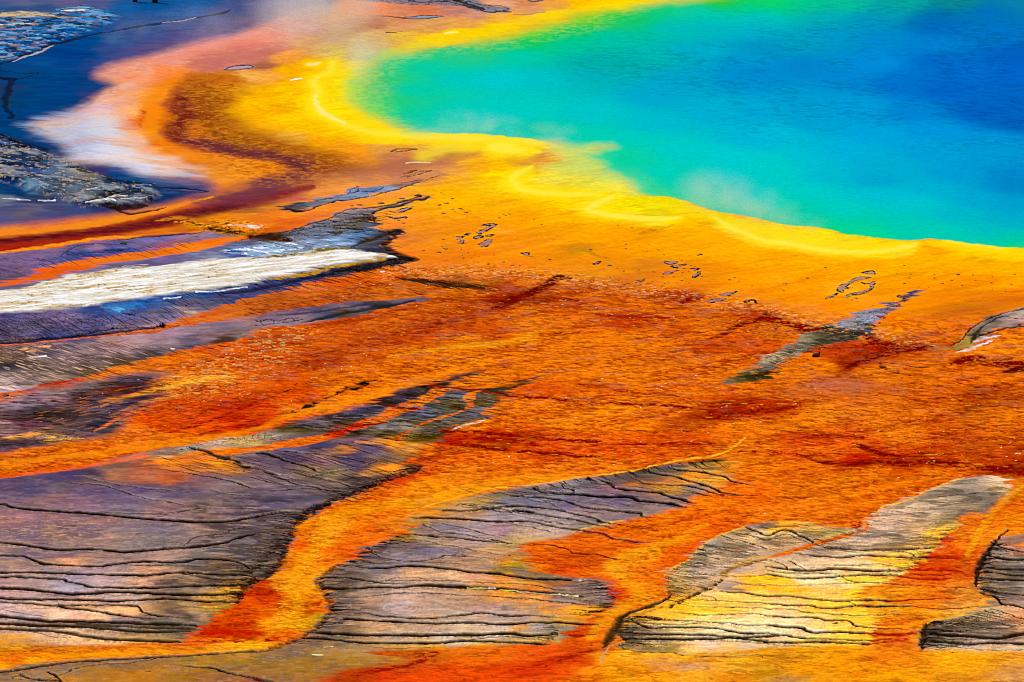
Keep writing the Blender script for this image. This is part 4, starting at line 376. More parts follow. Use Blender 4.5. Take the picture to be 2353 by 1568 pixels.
# dark scarps, some with painted shade, and stained bands: half-width colour opacity (soft, broken)
BANDS = """
5 700c00 .85 @12 -20,1180,1.2 150,1110,1.2 300,1040 420,965,.9 520,975,.5
4 801400 .6 @12 100,1130 250,1170 450,1160 600,1170,.4
4 a02000 .6 @12 700,1290,.4 900,1310 1200,1320 1400,1330,.4
4 880c00 .75 @12 1500,1195,.4 1600,1160 1720,1140,.8
3.5 780c00 .7 @12 2294,1300 2150,1360 2000,1410,1.2 1880,1480 1750,1520,.3
6 700800 .75 @11 2294,1150,1 2200,1210 2100,1250,.3
5.5 800800 .9 @13 -20,1310,1 100,1350 200,1385 320,1415,1.3 440,1430,.6
5 800800 .85 @13 850,1480,.4 950,1520 1100,1565
7 800800 .85 @23 900,10,.6 1050,50 1200,80 1350,70 1480,60,.3
6 700800 .8 @23 1150,100,.8 1000,130 850,180 780,220,.8 700,270,.3
6 800800 .85 @23 1650,210,.4 1750,180 1900,170 2000,210 2150,200,1.4 2294,230,1.6 2500,230
5 580800 .8 @23 2100,280,.4 2200,270 2294,250
2.8 901000 .8 @22 -20,505,.7 200,512 400,530 600,555 750,570 900,568 1100,578 1300,580 1500,600 1650,620 1800,635,.5
2.4 801000 .8 @21 1100,580,.5 1250,595 1400,610 1480,615
2.0 901000 .8 @21 1550,415 1750,430 2020,462 2294,500
3.0 880c00 .85 @21 1680,820 1900,820 2100,835 2294,850 @22 200,870 400,890 600,905 800,912,.4
3.5 880c00 .8 @21 1750,930,.5 1900,940 2100,965 2294,990 @22 200,1005 400,1020 650,1040 800,1050,.3
5 980e00 .7 @21 1900,880 2100,890 2294,900 @22 150,930 300,960,.4
3 981400 .6 @22 900,930,.5 1200,940 1500,930 1800,930
5 880c00 .7 @22 1600,700,.4 1800,690 2000,660 2200,640 @23 100,620 250,600,.4
3 a01c00 .6 @22 600,400 900,440 1200,480 1500,510,.3
3 981000 .7 @22 2050,1000 2294,1010
4 800c00 .8 @23 400,1080,.3 550,1100 750,1108 900,1090
4.5 800c00 .8 @23 790,935,.3 880,965 950,1005,1.2 1060,1030 1200,1040,.5
6 800800 .75 @23 950,1095,.5 1200,1100 1450,1100 1700,1110 1900,1140 2100,1160,1.2 2294,1180,1.4 2500,1190
4 981800 .6 @23 300,880,.4 500,860 700,870 850,880
4 b02400 .5 @23 100,600,.4 0,620
4 a01400 .65 @23 0,1010 200,1015 400,1060,.5
3 901000 .8 @21 620,860,1 720,800,1.6 850,770,1.2 1050,760,.8 1150,740,.4
3 a01000 .6 @20 1500,830,.5 1700,780 1900,720 2100,640 2294,560
3 a01000 .6 @20 1800,850,.4 2000,800 2294,760
3.5 181008 .85 @21 710,490,.3 820,440 900,420,1.4 960,390,1.2 1080,358,.4
3 302010 .8 @21 410,610,.5 500,580,1.6 620,530,.6 700,495,.4
2.5 302008 .7 @21 180,665,.4 260,650 340,640
1.6 181008 .8 @21 170,487,.3 250,465 315,440,.5
3 f08818 .7 @10 0,575 300,550 700,510 1000,470 1300,400 1600,320 1900,240,.5
2.4 f89018 .7 @10 0,745 400,690 700,640 1000,605 1400,600,.4
3.5 d07010 .6 @10 1400,460,.3 1600,430 1850,470 2000,510,.5
4 a06810 .8 @10 1880,540,.3 2000,560,1.3 2200,570 2294,560,.4
3 e8d8c0 .7 @10 2070,490,.5 2200,498 2294,510 @11 40,500,.4
4 482808 .8 @10 1900,530 2050,550,1.2 2180,560,.4
5 3c1c08 .85 @11 -40,600,.8 60,590 160,600,1.2 250,625 330,635,.3
8 742418 .6 @00 1600,870,.4 1640,930 1600,1000 1680,1040,1.2 1620,1110 1580,1160,1.6 1560,1220 1600,1250,.5
7 6c2c28 .6 @00 1700,1270,.4 1850,1290 2000,1330 2150,1365 2294,1390 @01 100,1390 250,1420 350,1480 420,1520,.6
4 804018 .5 @00 1900,1180 2050,1270 2200,1340
6 c86c10 .5 @00 1650,780 1750,720 2000,700 2150,720
5 ecb098 .4 @00 900,890 1000,820 1150,760
4 c8401c .5 @00 1240,1140,.4 1270,1060 1270,1010
4 ffb030 .45 @12 0,560 -200,520
5 c87808 .4 @12 1150,570,.4 1300,530 1450,500,.4
3 b07808 .4 @12 650,720 750,760 850,790
3 c88818 .4 @12 550,720 700,715
2 982800 .6 @32 900,150,.5 1100,180 1300,210
6 a01800 .6 @31 -60,760 60,770 140,760,.5
5 c01800 .6 @30 1800,1130,.4 2000,1120 2200,1120 @31 60,1150,.5
3 c01c00 .7 @30 1650,1205,.4 1850,1200 2100,1205 2200,1200,.5
3 b01800 .6 @30 1900,1060 2100,1050 2294,1030
3 b01800 .5 @31 400,880,.5 500,880 560,850
3 981800 .6 @31 100,1190 200,1180 290,1150,.4
4 a01400 .7 @31 850,1510,.3 1050,1470 1200,1440 1400,1410 1600,1330,.6
4 981000 .7 @31 1450,1330 1600,1310
4 a01c00 .6 @32 300,1430,.3 430,1380 520,1340,1.2 650,1300 750,1270,.4
3 b02400 .6 @32 0,1460 200,1420 350,1370
2 a01800 .7 @32 450,1140 600,1150 750,1140,.5
2 a01800 .7 @32 600,1050 780,1055,.5
4 c82800 .6 @32 880,730 930,800 1000,810,.4
4 c01c00 .6 @33 1250,560,.4 1450,550 1650,560 1750,600
3 c01c00 .6 @33 1400,450,.4 1550,440 1700,450
3 d02c08 .6 @33 1550,300 1620,270
3 a82000 .8 @33 760,140,1.2 790,170,1.5 820,140,.8
4 c83010 .6 @33 950,1130,.4 1150,1150 1300,1130
3 c83010 .6 @33 1050,1210 1250,1180
1.5 e8d8a0 .8 @21 1750,800,.4 1900,760,1.2 2050,715,.4
1.6 f8a818 .8 @21 1500,1500,.8 1750,1430 1950,1370 2100,1330 2294,1315 @22 200,1300 500,1250 800,1210 1050,1180 1300,1120 1600,1065 1850,1030 1950,980 2100,870,.6
1.4 d8b040 .7 @32 1380,620,.6 1440,540 1560,490 1620,430 1750,320 1900,240 2100,165
1.4 e8b850 .7 @23 970,1560 1040,1490 1210,1450 1350,1390 1560,1300 1750,1240
1.4 f0b020 .7 @33 1690,130,.6 1690,190 1550,270 1490,370
1.4 e8a830 .7 @32 20,320,.5 200,300 450,260 700,180 1000,120
4 b0a080 .5 @32 1850,590 1870,640
3 e0a020 .6 @33 60,450 @32 2200,450 2050,500 1930,560 1880,610
2.4 9c6808 .8 @32 2294,470,.6 2150,500 2000,540 1920,570,1.3 1900,620,1.5 1870,660
3.0 c08020 .7 @32 1360,890,.5 1200,950 1050,1000
4.0 e8a820 .7 @32 1100,1000 1020,1020 
2.0 d8d0c8 .7 @23 1680,120,.4 1800,90,1.4 1900,50,.9 2000,10,.5
2.0 d8d0c8 .8 @13 1850,1540,.6 1950,1500,1.4 2080,1480,.4
5 8890a0 .5 @10 1180,290 1400,220
2.5 e0a020 .6 @11 200,975 400,940 550,915,1.2 650,890
2.5 b88808 .7 @11 100,990,.5 300,965 500,935 560,920
2.4 e0a810 .7 @11 620,880,.4 800,860 1000,825 1130,800 1160,775 1080,760,.5
4 807008 .7 @11 -20,800,.5 200,780 400,755 550,730 700,705,1 820,695,.6
"""
# loose white or pale patches: half-width colour opacity
SPOTS = """
2 c8b080 .9 @00 -40,150 100,130,2.6 200,128,3 300,130,3 400,135,1.6 480,150,.5
1.4 e8dcd0 .9 @00 560,98,.5 680,100,1.2 800,95,.6
1.6 a89070 .8 @00 450,155,.6 600,160 730,162,.4
1.2 d0b898 .8 @00 0,230 200,215 350,220,.4
1.2 987858 .7 @00 0,270 200,265 
1.2 60b0e0 .8 @00 500,80,.6 650,78 800,75
1.5 40a0e0 .7 @00 700,150,.5 900,120,1.4 1050,140,.6
1.5 3090d8 .6 @00 600,180,.5 800,175,1.6 950,190,.8
1.2 50a8e0 .7 @00 500,260,.6 700,240
1.6 70a0c8 .5 @00 250,1120,.5 350,1150,1.6 450,1180,1.2
1.4 f0f0ff .8 @10 350,270,.8 490,273,.8
1.2 d8d0e0 .7 @10 30,250,.6 150,260,1.4 260,265,.6
1.6 f0e8d8 .9 @10 780,325,.6 900,310,1.2 1000,300,1.6 1040,320,.8
1.4 e8dcc8 .85 @10 950,285,.5 1050,270,1.2 1150,265,.5
1.0 d0c8b8 .7 @10 1100,300,.6 1200,290 1300,290,.6
1.2 b8c8e0 .7 @10 780,215 900,190,.5
1.2 f8f8ff .9 @10 1465,1158,.8 1610,1140,.8
1.2 e0e8f8 .8 @10 1750,1100 2000,1085 2200,1055
1.0 f0f0f8 .8 @10 750,1225 900,1190,.8
2.0 c0a888 .8 @10 1650,1275,.5 1720,1278,1.6 1770,1290,.4
1.2 c8a8b0 .8 @10 1080,872,.5 1330,850,.6
5 2080c0 .6 @10 900,1225,.4 1000,1240,1.6 1100,1240,1.8 1250,1200,.8
3 60b0e0 .5 @10 980,1240,.5 1050,1255,1.4 1100,1255,.6
2 e8a070 .8 @20 170,90,.5 230,80,1 
2 f0a868 .8 @20 230,105 310,103
2 e8a070 .8 @20 350,65 430,65
2 e89868 .7 @20 470,40 540,38
3 f0d8d8 .7 @20 290,160,.6 400,150,.8
3 d0b8b0 .5 @20 0,370 100,400,1.6 130,420,.6
3 e8d0b0 .6 @20 0,430,.8 120,450,.5
2.4 f8b040 .8 @20 400,880,.5 480,880,1.2
2.4 e8a040 .8 @20 400,910,.5 600,895,.8 750,890,.4
1.5 e8e8f0 .9 @20 1540,83 1560,83
3 e8a860 .7 @20 1900,975 2000,970
2.4 e0b088 .6 @20 1400,1060,.5 1550,1050,.8
3 d0c0c8 .4 @31 1150,910,.5 1200,870 1400,860,.4
2.4 e8d0a0 .6 @31 600,1265,.4 690,1255,.6
2.4 f0d8a0 .6 @31 500,1320,.4 600,1325,.8
1.0 d8d868 .9 @31 1900,716 2000,720 2100,722 
1.3 ece0d0 .95 @31 2090,722 2140,724
1.0 c8c048 .9 @31 2180,735 2294,745
1.2 e8d8a0 .9 @32 0,738 100,755,1.2 200,768 350,778,1 450,782 600,788,.6
1.8 c0b8a8 .9 @32 545,650,.6 620,655,1.4 680,655,.6
1.0 b8a888 .8 @32 0,690 80,695
1.2 383028 .9 @33 585,1045 620,1043
0.9 383028 .9 @33 800,770 815,770
1.2 483828 .7 @30 1300,1478 1340,1476
1.4 f8f0e0 .9 @11 1130,915,1 1160,912,1
"""
# small exposed slabs ringed by dark crust: size is given by the outline
ISLETS = """
@11 1770,600 1820,603 1860,588 1910,562 1915,575 1850,600 1832,625 1866,635 1850,655 1885,658 1800,658 1822,635 1800,610
@11 2030,655 2060,630 2120,620 2112,650 2080,685 2015,683 2000,665 2025,660
@11 1975,570 2000,545 2060,520 2130,500 2165,492 2100,530 2030,560 2010,575
@11 1950,600 1990,590 2040,595 2010,612 1975,618
@11 2060,590 2090,580 2125,583 2100,595
@11 1250,370 1290,350 1340,340 1400,335 1350,362 1310,380 1280,382
@11 1195,420 1260,425 1350,422 1300,435 1220,434
@11 2020,500 2080,490 2140,488 2090,505
@12 1350,820 1400,825 1450,815 1475,830 1430,855 1380,840
@12 1425,865 1470,860 1510,870 1470,880
@12 1490,855 1540,842 1570,845 1530,858
@12 1360,930 1400,915 1490,903 1440,930 1380,942
@12 1615,945 1660,930 1690,910 1705,920 1670,950 1625,965
@12 1605,890 1640,885 1695,888 1650,900
@12 1105,1005 1150,985 1185,975 1170,995 1130,1008
@12 1850,1120 1920,1105 2010,1090 1970,1115 1910,1135 1870,1130
@12 1750,1180 1800,1160 1850,1155 1920,1160 1860,1175 1790,1190
@12 95,748 130,742 160,755 150,768 120,765
@12 710,840 750,825 790,818 770,835 730,848
@12 1655,765 1690,755 1698,762 1670,768
@13 640,1040 700,1010 760,985 800,965 850,955 910,962 840,985 780,1000 730,1020 700,1045 740,1052 690,1065 680,1090 640,1095 620,1080
@13 840,920 900,912 955,908 965,930 920,938
@13 830,1010 900,1020 945,1005 950,1050 900,1085 850,1110 760,1120 700,1150 685,1145 740,1110 830,1090 880,1075 920,1050 890,1030
@13 520,1160 560,1135 620,1110 630,1115 580,1145
@12 2080,1180 2120,1165 2175,1170 2180,1188 2140,1200 2175,1183 2130,1172 2095,1190
@13 1160,1132 1190,1126 1185,1135
"""
# dark crust flakes lying on the yellow and orange mats: x,y,length
FLAKES = "@11 1120,300,55 1310,258,42 930,315,48 860,323,30 1450,228,55 1230,378,25 1170,405,20 1280,455,22 1320,480,28 1640,322,25 1650,312,20 1710,300,38 1680,390,35 1760,358,20 1780,378,18 1770,343,12 1830,348,30 1850,358,16 1885,385,32 1920,370,14 1760,257,28 2180,432,26 2220,402,14 2270,397,26 2240,412,22 1540,300,16 1120,458,10 1200,661,22 1500,722,24 1640,740,38 1700,710,36 1670,688,14 1840,715,14 1680,627,24 1120,515,8 1750,882,20 1900,858,8 1990,832,9 2130,765,10 2220,828,26 2290,860,12 2140,855,9 2130,870,10 2100,880,9 2020,895,8 2120,905,11 1930,792,12 1860,790,14 1850,770,10 2240,912,10 2290,905,10 2000,780,8 1900,740,12 1950,820,9 1380,505,9 1590,183,16 1660,208,18 1560,380,10 @12 175,780,18 155,740,8 340,803,26 10,855,20 70,860,16 30,880,12 145,903,16 205,878,10 60,892,14 30,915,16 195,445,10 130,430,7 265,490,16 950,498,14 1075,520,18 705,717,30 875,858,38 945,887,15 1002,909,18 1133,899,20 1270,916,20 1360,763,18 1310,719,22 1230,667,12 1140,681,6 1020,672,18 1020,708,20 1210,729,14 1540,884,22 1605,861,24 1550,845,12 1530,920,14 1585,915,12 1520,945,14 1450,955,14 1700,957,16 1350,960,20 1995,967,16 950,990,14 870,1003,12 1010,1030,20 1040,1020,14 1215,1018,16 1150,1028,14 1260,1000,12 1240,1020,10 1370,1018,12 1400,1010,10 1340,1045,12 1300,1080,14 1280,1068,12 1380,1068,14 1575,1078,14 1560,1103,12 1520,992,18 1590,1020,10 1480,1015,10 1550,970,12 1640,870,18 1640,905,14 1950,987,28 2030,998,16 2150,1043,14 1830,1137,8 1790,1050,8 830,1032,12 880,965,10 960,968,8 760,450,8 900,468,8 290,355,5 1440,870,16 1500,798,10 1520,812,12 @13 355,971,28 155,1020,34 140,1084,16 515,877,22 1225,1020,22 1265,971,26 1490,941,14 1490,970,20 1560,1018,26 1645,991,24 1740,1039,18 1860,996,18 2000,1013,22 2210,941,18 1835,943,22 2180,1028,10 2010,1075,8 2130,1090,10 940,1219,10 745,1285,7 580,1178,12 750,1168,16 790,1152,24 1350,1050,14 1440,1055,8 1280,938,14 1150,927,10 1220,858,16 2250,1390,30 2010,960,12 1120,1170,8 800,1185,10"
# broad washes of colour following the flow: half-width colour opacity | path
WASHES = """
11 f0a888 .5 @00 1350,640,.4 1200,760 1120,920 1100,1060 1200,1260 1450,1430 1700,1500,.5
10 f88810 .75 @00 1650,640,.4 1480,760 1380,900 1330,1020 1340,1160 1480,1290 1750,1390 2100,1430,.6
8 c05414 .65 @00 1750,700,.4 1590,820 1530,980 1500,1120 1540,1240 1750,1330,.6
12 e88068 .5 @00 1400,560,.5 1800,460 2200,370 @01 200,320,.6
10 c87060 .6 @00 1700,590,.4 2000,530 @01 0,500 200,430,.5
15 8c1818 .92 @10 -300,690,1.3 0,665,1.2 500,612,1 1000,540,.8 1400,460,.8 1700,385,.8 2000,330,.8 2294,280,.7 @11 300,200,.6 500,150,.3
10 7c2434 .6 @11 500,160,.4 200,200,.9 -100,260,1 -500,370,.8 -900,420,.4
8 4c0818 .85 @10 0,640,.5 500,598,.8 900,560 1300,490,1.1 1600,430,1.1 1900,365 2200,310,.4
7 b02010 .7 @10 -200,725 0,710 500,655 900,610 1100,585,.4
4 f88c18 .8 @10 -200,575 0,565 300,548 700,505 1000,455 1300,395 1700,290 2000,205 2200,150,1.3
3 f08018 .8 @10 -200,760 0,750 400,692 700,650 1000,608 1300,592,.5
12 8c3c20 .75 @00 1720,740,.5 1640,830 1600,950 1650,1050,.8 1570,1180 1600,1260,.6
24 9c5410 .7 @00 1780,770,.6 1880,900 1930,1050 2100,1190 @01 50,1290 350,1380 650,1430,.6
10 643044 .75 @00 1650,1270,.5 1850,1290 2100,1350 @01 50,1385 250,1430 390,1490 420,1540 @11 330,50,1.4 150,130,2 -100,210,2 -500,280,1.2
8 f88c18 .6 @00 1450,1370,.5 1750,1400 2050,1430 @01 0,1460 200,1530
13 a05840 .6 @11 400,70,.5 900,0 @01 1250,1490 1700,1400 2000,1370,.4
7 ffb008 .35 @22 300,1235 @21 2294,1260 1900,1335 1400,1455,1.2 @31 700,80,1.3 580,300,1.2 430,500,1.3 310,700,1.2 370,850 330,980 150,1110 0,1225 @30 2150,1258,.7 1700,1290,.5 1000,1312,.5 500,1342,.5
6 ffac10 .45 @32 1750,150,.6 1400,310 1050,420 900,490 890,570 1050,690,1.2 1150,790,1.2 950,925 780,1040 700,1180,.6
7 e04808 .4 @32 1600,340 1450,520 1350,680
5 ffb010 .5 @23 2294,1300,.4 2100,1450 @33 1950,130 1850,300 1780,430,.6
6 e84c08 .5 @33 1600,260 1520,380 1450,560 1400,640,.6
12 ffe010 .8 @12 1200,320,.4 1500,345,.8 1800,415 2100,500 2294,540 @13 200,590 500,640 900,672 1200,665,.5
11 ffd808 .8 @13 1450,650,.4 1900,720 2294,765 2700,800
8 ffe420 .5 @12 -100,110,.5 100,150 300,170 700,180 950,150
10 ffdc10 .8 @01 780,830,.7 850,950 1000,1090 1300,1180,.7 1800,1215,.6 2200,1245,.6
9 f8dc08 .7 @01 1150,500,.5 1350,430 1600,370 2000,300 @02 300,150 900,50 1300,-10 1700,-80
9 f8e400 .5 @01 900,560,.8 800,700 820,850,.7
7 d8dc30 .5 @01 1200,470 1000,590 880,720 900,880 1050,1010 1250,1110,.5
4 e8a040 .7 @02 0,100,.5 500,40
12 ffa008 .3 @12 300,520 800,560 1400,640 2000,740
10 e88808 .35 @12 500,820,.5 900,850 1400,880 1900,960,.5
8 c86810 .5 @13 1350,1380,.4 1600,1280 1900,1220 2294,1150
10 ff9408 .5 @13 700,1270,.5 1000,1400 1200,1480,.4
6 d07048 .5 @23 450,400 700,380 850,420,.5
5 ffac18 .5 @21 1200,150,.4 1700,70 2294,20 @22 200,-50
5 f89008 .6 @20 -100,1120 400,1060 1000,1000 1600,920 2294,800 @21 300,680 900,540 1300,420 1800,260,.5
4 f05c08 .6 @20 -100,1230 400,1180 900,1110 1300,1040
5 f8a828 .7 @20 0,900,.6 250,860 400,830,.4
4 ffb828 .6 @20 900,600,.4 1200,500 1500,420 1800,360,1.4 2100,320,.6
4 f08c18 .5 @20 1000,680,.4 1300,560 1600,500 1750,430,.5
3 f07010 .7 @20 850,820,.5 1000,740 1150,660 1500,560,.5
3 f88c18 .7 @20 900,560 1100,510 1400,450,.5
2.4 5c2c10 .6 @20 380,820,.6 600,850 900,850,.6
5 e89018 .6 @21 900,920,.4 1200,925 1500,950,.4
5 e88018 .5 @20 1300,1120,.4 1600,1090 1900,1070 2100,1110,.4
7 b07018 .4 @32 0,440,.6 -100,480 
6 e08818 .7 @31 1150,120,.6 1400,100,.5
9 fcb018 .6 @32 1350,955,.4 1700,925,.5 2100,925,.5
5 fcac10 .8 @32 1990,650,.4 2150,635 2294,630 @33 100,650,.6 250,680,.4
5 fcac10 .8 @32 2000,715,.4 2294,720 @33 200,745 350,740,.5
3.5 f8b038 .8 @32 1600,860,.4 1900,875 2294,875,.6
4 fcb418 .7 @33 680,640,.4 900,655 1050,640,.4
3 fcb418 .8 @33 1040,462,.5 1200,470 1400,475
6 f8b830 .7 @33 800,780,.5 1000,860 900,950 700,960,.5
3 ffb818 .6 @32 1150,950 1300,930 1500,920
6 a8a090 .0 @33 0,0 10,10
"""
# ------------------------------------------------------------------
RNG = np.random.RandomState(7)
STEP = 1.25
GX = np.arange(-150.0, 2503.0, STEP, dtype=np.float32)      # plan columns
GY = np.arange(-150.0, 1690.0, STEP, dtype=np.float32)      # plan rows
NXg, NYg = len(GX), len(GY)
X, Y = np.meshgrid(GX, GY)
X = X.astype(np.float32); Y = Y.astype(np.float32)
COL_OFF = (0.0, 588.3, 1176.5, 1764.8)
ROW_OFF = (0.0, 390.6, 781.3, 1166.2)
KS = 0.25647

def plan(text):
    """'@rc x,y[,w] x,y ...' -> list of (px, py, extra...)"""
    r = c = 0; out = []
    for tok in text.split():
        if tok[0] == '@':
            r, c = int(tok[1]), int(tok[2]); continue
        f = tok.split(',')
        x = float(f[0]) * KS + COL_OFF[c]; y = float(f[1]) * KS + ROW_OFF[r]
        out.append((x, y) + tuple(f[2:]))
    return out

def lin(hexs):
    v = np.array([int(hexs[i:i+2], 16) for i in (0, 2, 4)], dtype=np.float64) / 255
    return np.where(v <= 0.04045, v / 12.92, ((v + 0.055) / 1.055) ** 2.4).astype(np.float32)

def lattice(seed, nx, ny):
    return np.random.RandomState(seed).rand(ny, nx).astype(np.float32)

def vnoise(x, y, seed):
    L = lattice(seed, 257, 257)
    xi = np.floor(x); yi = np.floor(y)
    fx = x - xi; fy = y - yi
    xi = xi.astype(np.int32) & 255; yi = yi.astype(np.int32) & 255
    fx = fx * fx * (3 - 2 * fx); fy = fy * fy * (3 - 2 * fy)
    a = L[yi, xi]; b = L[yi, xi + 1]; c = L[yi + 1, xi]; d = L[yi + 1, xi + 1]
    return (a + (b - a) * fx) * (1 - fy) + (c + (d - c) * fx) * fy

def fbm(sx, sy, seed, octv=4, slope=0.0, XX=None, YY=None):
    XX = X if XX is None else XX; YY = Y if YY is None else YY
    u = XX / sx + 31.7; v = (YY + slope * XX) / sy + 17.3
    out = 0; amp = 1.0; tot = 0
    for k in range(octv):
        out = out + amp * vnoise(u, v, seed + 13 * k); tot += amp
        u = u * 2.03 + 5.1; v = v * 2.03 + 3.7; amp *= 0.55
    return out / tot

def smooth(a, b, x):
    t = np.clip((x - a) / (b - a), 0, 1)
    return t * t * (3 - 2 * t)

# rough edges: three strengths of warp
WARP = {0: (X, Y)}
for lv, (ax, ay, sx, sy) in {1: (7, 2.2, 22, 7), 2: (30, 9, 70, 22), 3: (60, 16, 160, 45)}.items():
    WARP[lv] = (X + ax * 2 * (fbm(sx, sy, 100 + lv, 3) - .5), Y + ay * 2 * (fbm(sx, sy, 200 + lv, 3) - .5))

FWARP = (X + 46 * (fbm(60, 9, 311, 4) - .5), Y + 26 * (fbm(75, 9, 312, 4, .04) - .5))

WARP[4] = (X + 60 * (fbm(50, 3.6, 321, 2) - .5) + 10 * (fbm(22, 7, 101, 3) - .5), Y + 4 * (fbm(22, 7, 201, 3) - .5))

def curve(pts, closed=False, n=5):
    """Catmull-Rom through the survey points"""
    P = np.array([[p[0], p[1], float(p[2]) if len(p) > 2 else 1.0] for p in pts])
    if closed:
        P = np.vstack([P[-1:], P, P[:2]])
    else:
        P = np.vstack([2 * P[0] - P[1], P, 2 * P[-1] - P[-2]])
        P[0, 2] = P[1, 2]; P[-1, 2] = P[-2, 2]
    out = []
    for i in range(1, len(P) - 2):
        p0, p1, p2, p3 = P[i-1], P[i], P[i+1], P[i+2]
        for t in np.arange(n) / n:
            q = 0.5 * ((2*p1) + (-p0+p2)*t + (2*p0-5*p1+4*p2-p3)*t*t + (-p0+3*p1-3*p2+p3)*t**3)
            q[2] = p1[2] + (p2[2] - p1[2]) * t
            out.append(q)
    if not closed: out.append(P[-2])
    return np.array(out)

def box(x0, x1, y0, y1):
    i0 = max(0, int((x0 - GX[0]) / STEP)); i1 = min(NXg, int((x1 - GX[0]) / STEP) + 2)
    j0 = max(0, int((y0 - GY[0]) / STEP)); j1 = min(NYg, int((y1 - GY[0]) / STEP) + 2)
    if i1 <= i0 or j1 <= j0: return None
    return slice(j0, j1), slice(i0, i1)

def inside(poly, soft, warp):
    """mask of a closed outline with an edge of the given softness"""
    C = curve(poly, True, 4)[:, :2]
    XX, YY = WARP[warp]
    M = np.zeros_like(X)
    pad = soft * 3 + {0: 2, 1: 9, 2: 34, 3: 66, 4: 38}[warp]
    sl = box(C[:, 0].min() - pad, C[:, 0].max() + pad, C[:, 1].min() - pad, C[:, 1].max() + pad)
    if sl is None: return M
    x = XX[sl]; y = YY[sl]
    odd = np.zeros(x.shape, bool); d2 = np.full(x.shape, 1e9, np.float32)
    n = len(C); R = soft * 2.2 + 4; ax = 0.45
    gx = GX[sl[1]]; gy = GY[sl[0]]; w = {0: 0, 1: 8, 2: 31, 3: 62, 4: 36}[warp]
    for i in range(n):
        x0, y0 = C[i]; x1, y1 = C[(i + 1) % n]
        if y0 != y1:
            ja = np.searchsorted(gy, min(y0, y1) - w - 1); jb = np.searchsorted(gy, max(y0, y1) + w + 1)
            if jb > ja:
                yy = y[ja:jb]; xx = x[ja:jb]
                c = ((y0 > yy) != (y1 > yy)) & (xx < (x1 - x0) * (yy - y0) / (y1 - y0) + x0)
                odd[ja:jb] ^= c
        ja = np.searchsorted(gy, min(y0, y1) - R - w); jb = np.searchsorted(gy, max(y0, y1) + R + w)
        ia = np.searchsorted(gx, min(x0, x1) - R / ax - w); ib = np.searchsorted(gx, max(x0, x1) + R / ax + w)
        if jb <= ja or ib <= ia: continue
        xx = x[ja:jb, ia:ib] * ax; yy = y[ja:jb, ia:ib]
        dx = (x1 - x0) * ax; dy = y1 - y0; L = dx * dx + dy * dy + 1e-9
        t = np.clip(((xx - x0 * ax) * dx + (yy - y0) * dy) / L, 0, 1)
        q = (xx - x0 * ax - t * dx) ** 2 + (yy - y0 - t * dy) ** 2
        d2[ja:jb, ia:ib] = np.minimum(d2[ja:jb, ia:ib], q)
    sd = np.sqrt(d2) * np.where(odd, 1, -1)
    M[sl] = smooth(-soft, soft, sd)
    return M

def stroke(C, hw, core=0.45, warp=1, ax=0.6):
    """(window, mask) of a line of varying half width"""
    XX, YY = WARP[warp]; pad = {0: 0, 1: 8, 2: 31, 3: 62}[warp]
    R = hw * C[:, 2].max() * 1.6 + 1
    W = box(C[:, 0].min() - R / ax - pad - 6, C[:, 0].max() + R / ax + pad + 6, C[:, 1].min() - R - pad * .4 - 6, C[:, 1].max() + R + pad * .4 + 6)
    if W is None: return None, None
    j0, i0 = W[0].start, W[1].start
    M = np.zeros((W[0].stop - j0, W[1].stop - i0), np.float32)
    for i in range(len(C) - 1):
        x0, y0, w0 = C[i]; x1, y1, w1 = C[i + 1]
        w0 *= hw; w1 *= hw; R = max(w0, w1) * 1.6 + 1
        sl = box(min(x0, x1) - R / ax - pad, max(x0, x1) + R / ax + pad, min(y0, y1) - R - pad * .4, max(y0, y1) + R + pad * .4)
        if sl is None: continue
        xx = XX[sl] * ax; yy = YY[sl]
        dx = (x1 - x0) * ax; dy = y1 - y0; L = dx * dx + dy * dy + 1e-9
        t = np.clip(((xx - x0 * ax) * dx + (yy - y0) * dy) / L, 0, 1)
        q = np.sqrt((xx - x0 * ax - t * dx) ** 2 + (yy - y0 - t * dy) ** 2) / (w0 + (w1 - w0) * t)
        sb = (slice(sl[0].start - j0, sl[0].stop - j0), slice(sl[1].start - i0, sl[1].stop - i0))
        M[sb] = np.maximum(M[sb], 1 - smooth(core, 1.5, q))
    return W, M

def field(text, eps=25, warp=None):
    """smooth pigment map through scattered survey samples"""
    pts = plan(text)
    P = np.array([[p[0], p[1]] for p in pts], np.float32)
    V = np.array([lin(p[2]) ** (1 / 2.2) for p in pts], np.float32)
    k = 5
    xs = GX[::k]; ys = GY[::k]
    xs = np.append(xs, xs[-1] + k * STEP); ys = np.append(ys, ys[-1] + k * STEP)
    gx, gy = np.meshgrid(xs, ys)
    num = np.zeros(gx.shape + (3,), np.float32); den = np.zeros(gx.shape, np.float32)
    for (px, py), v in zip(P, V):
        d = ((gx - px) * 0.34) ** 2 + (gy - py) ** 2 + eps
        w = 1 / d ** 2.0
        den += w; num += w[..., None] * v
    F = num / den[..., None]
    # bilinear to the full plan
    wx, wy = FWARP if warp is None else WARP[warp]
    u = np.clip((wx - xs[0]) / (k * STEP), 0, len(xs) - 1.001); v = np.clip((wy - ys[0]) / (k * STEP), 0, len(ys) - 1.001)
    i = u.astype(np.int32); j = v.astype(np.int32); fx = (u - i)[..., None]; fy = (v - j)[..., None]
    O = (F[j, i] * (1 - fx) + F[j, i + 1] * fx) * (1 - fy) + (F[j + 1, i] * (1 - fx) + F[j + 1, i + 1] * fx) * fy
    return O ** 2.2

def over(A, colour, m):
    m = m[..., None]
    return A * (1 - m) + (lin(colour) if isinstance(colour, str) else colour) * m

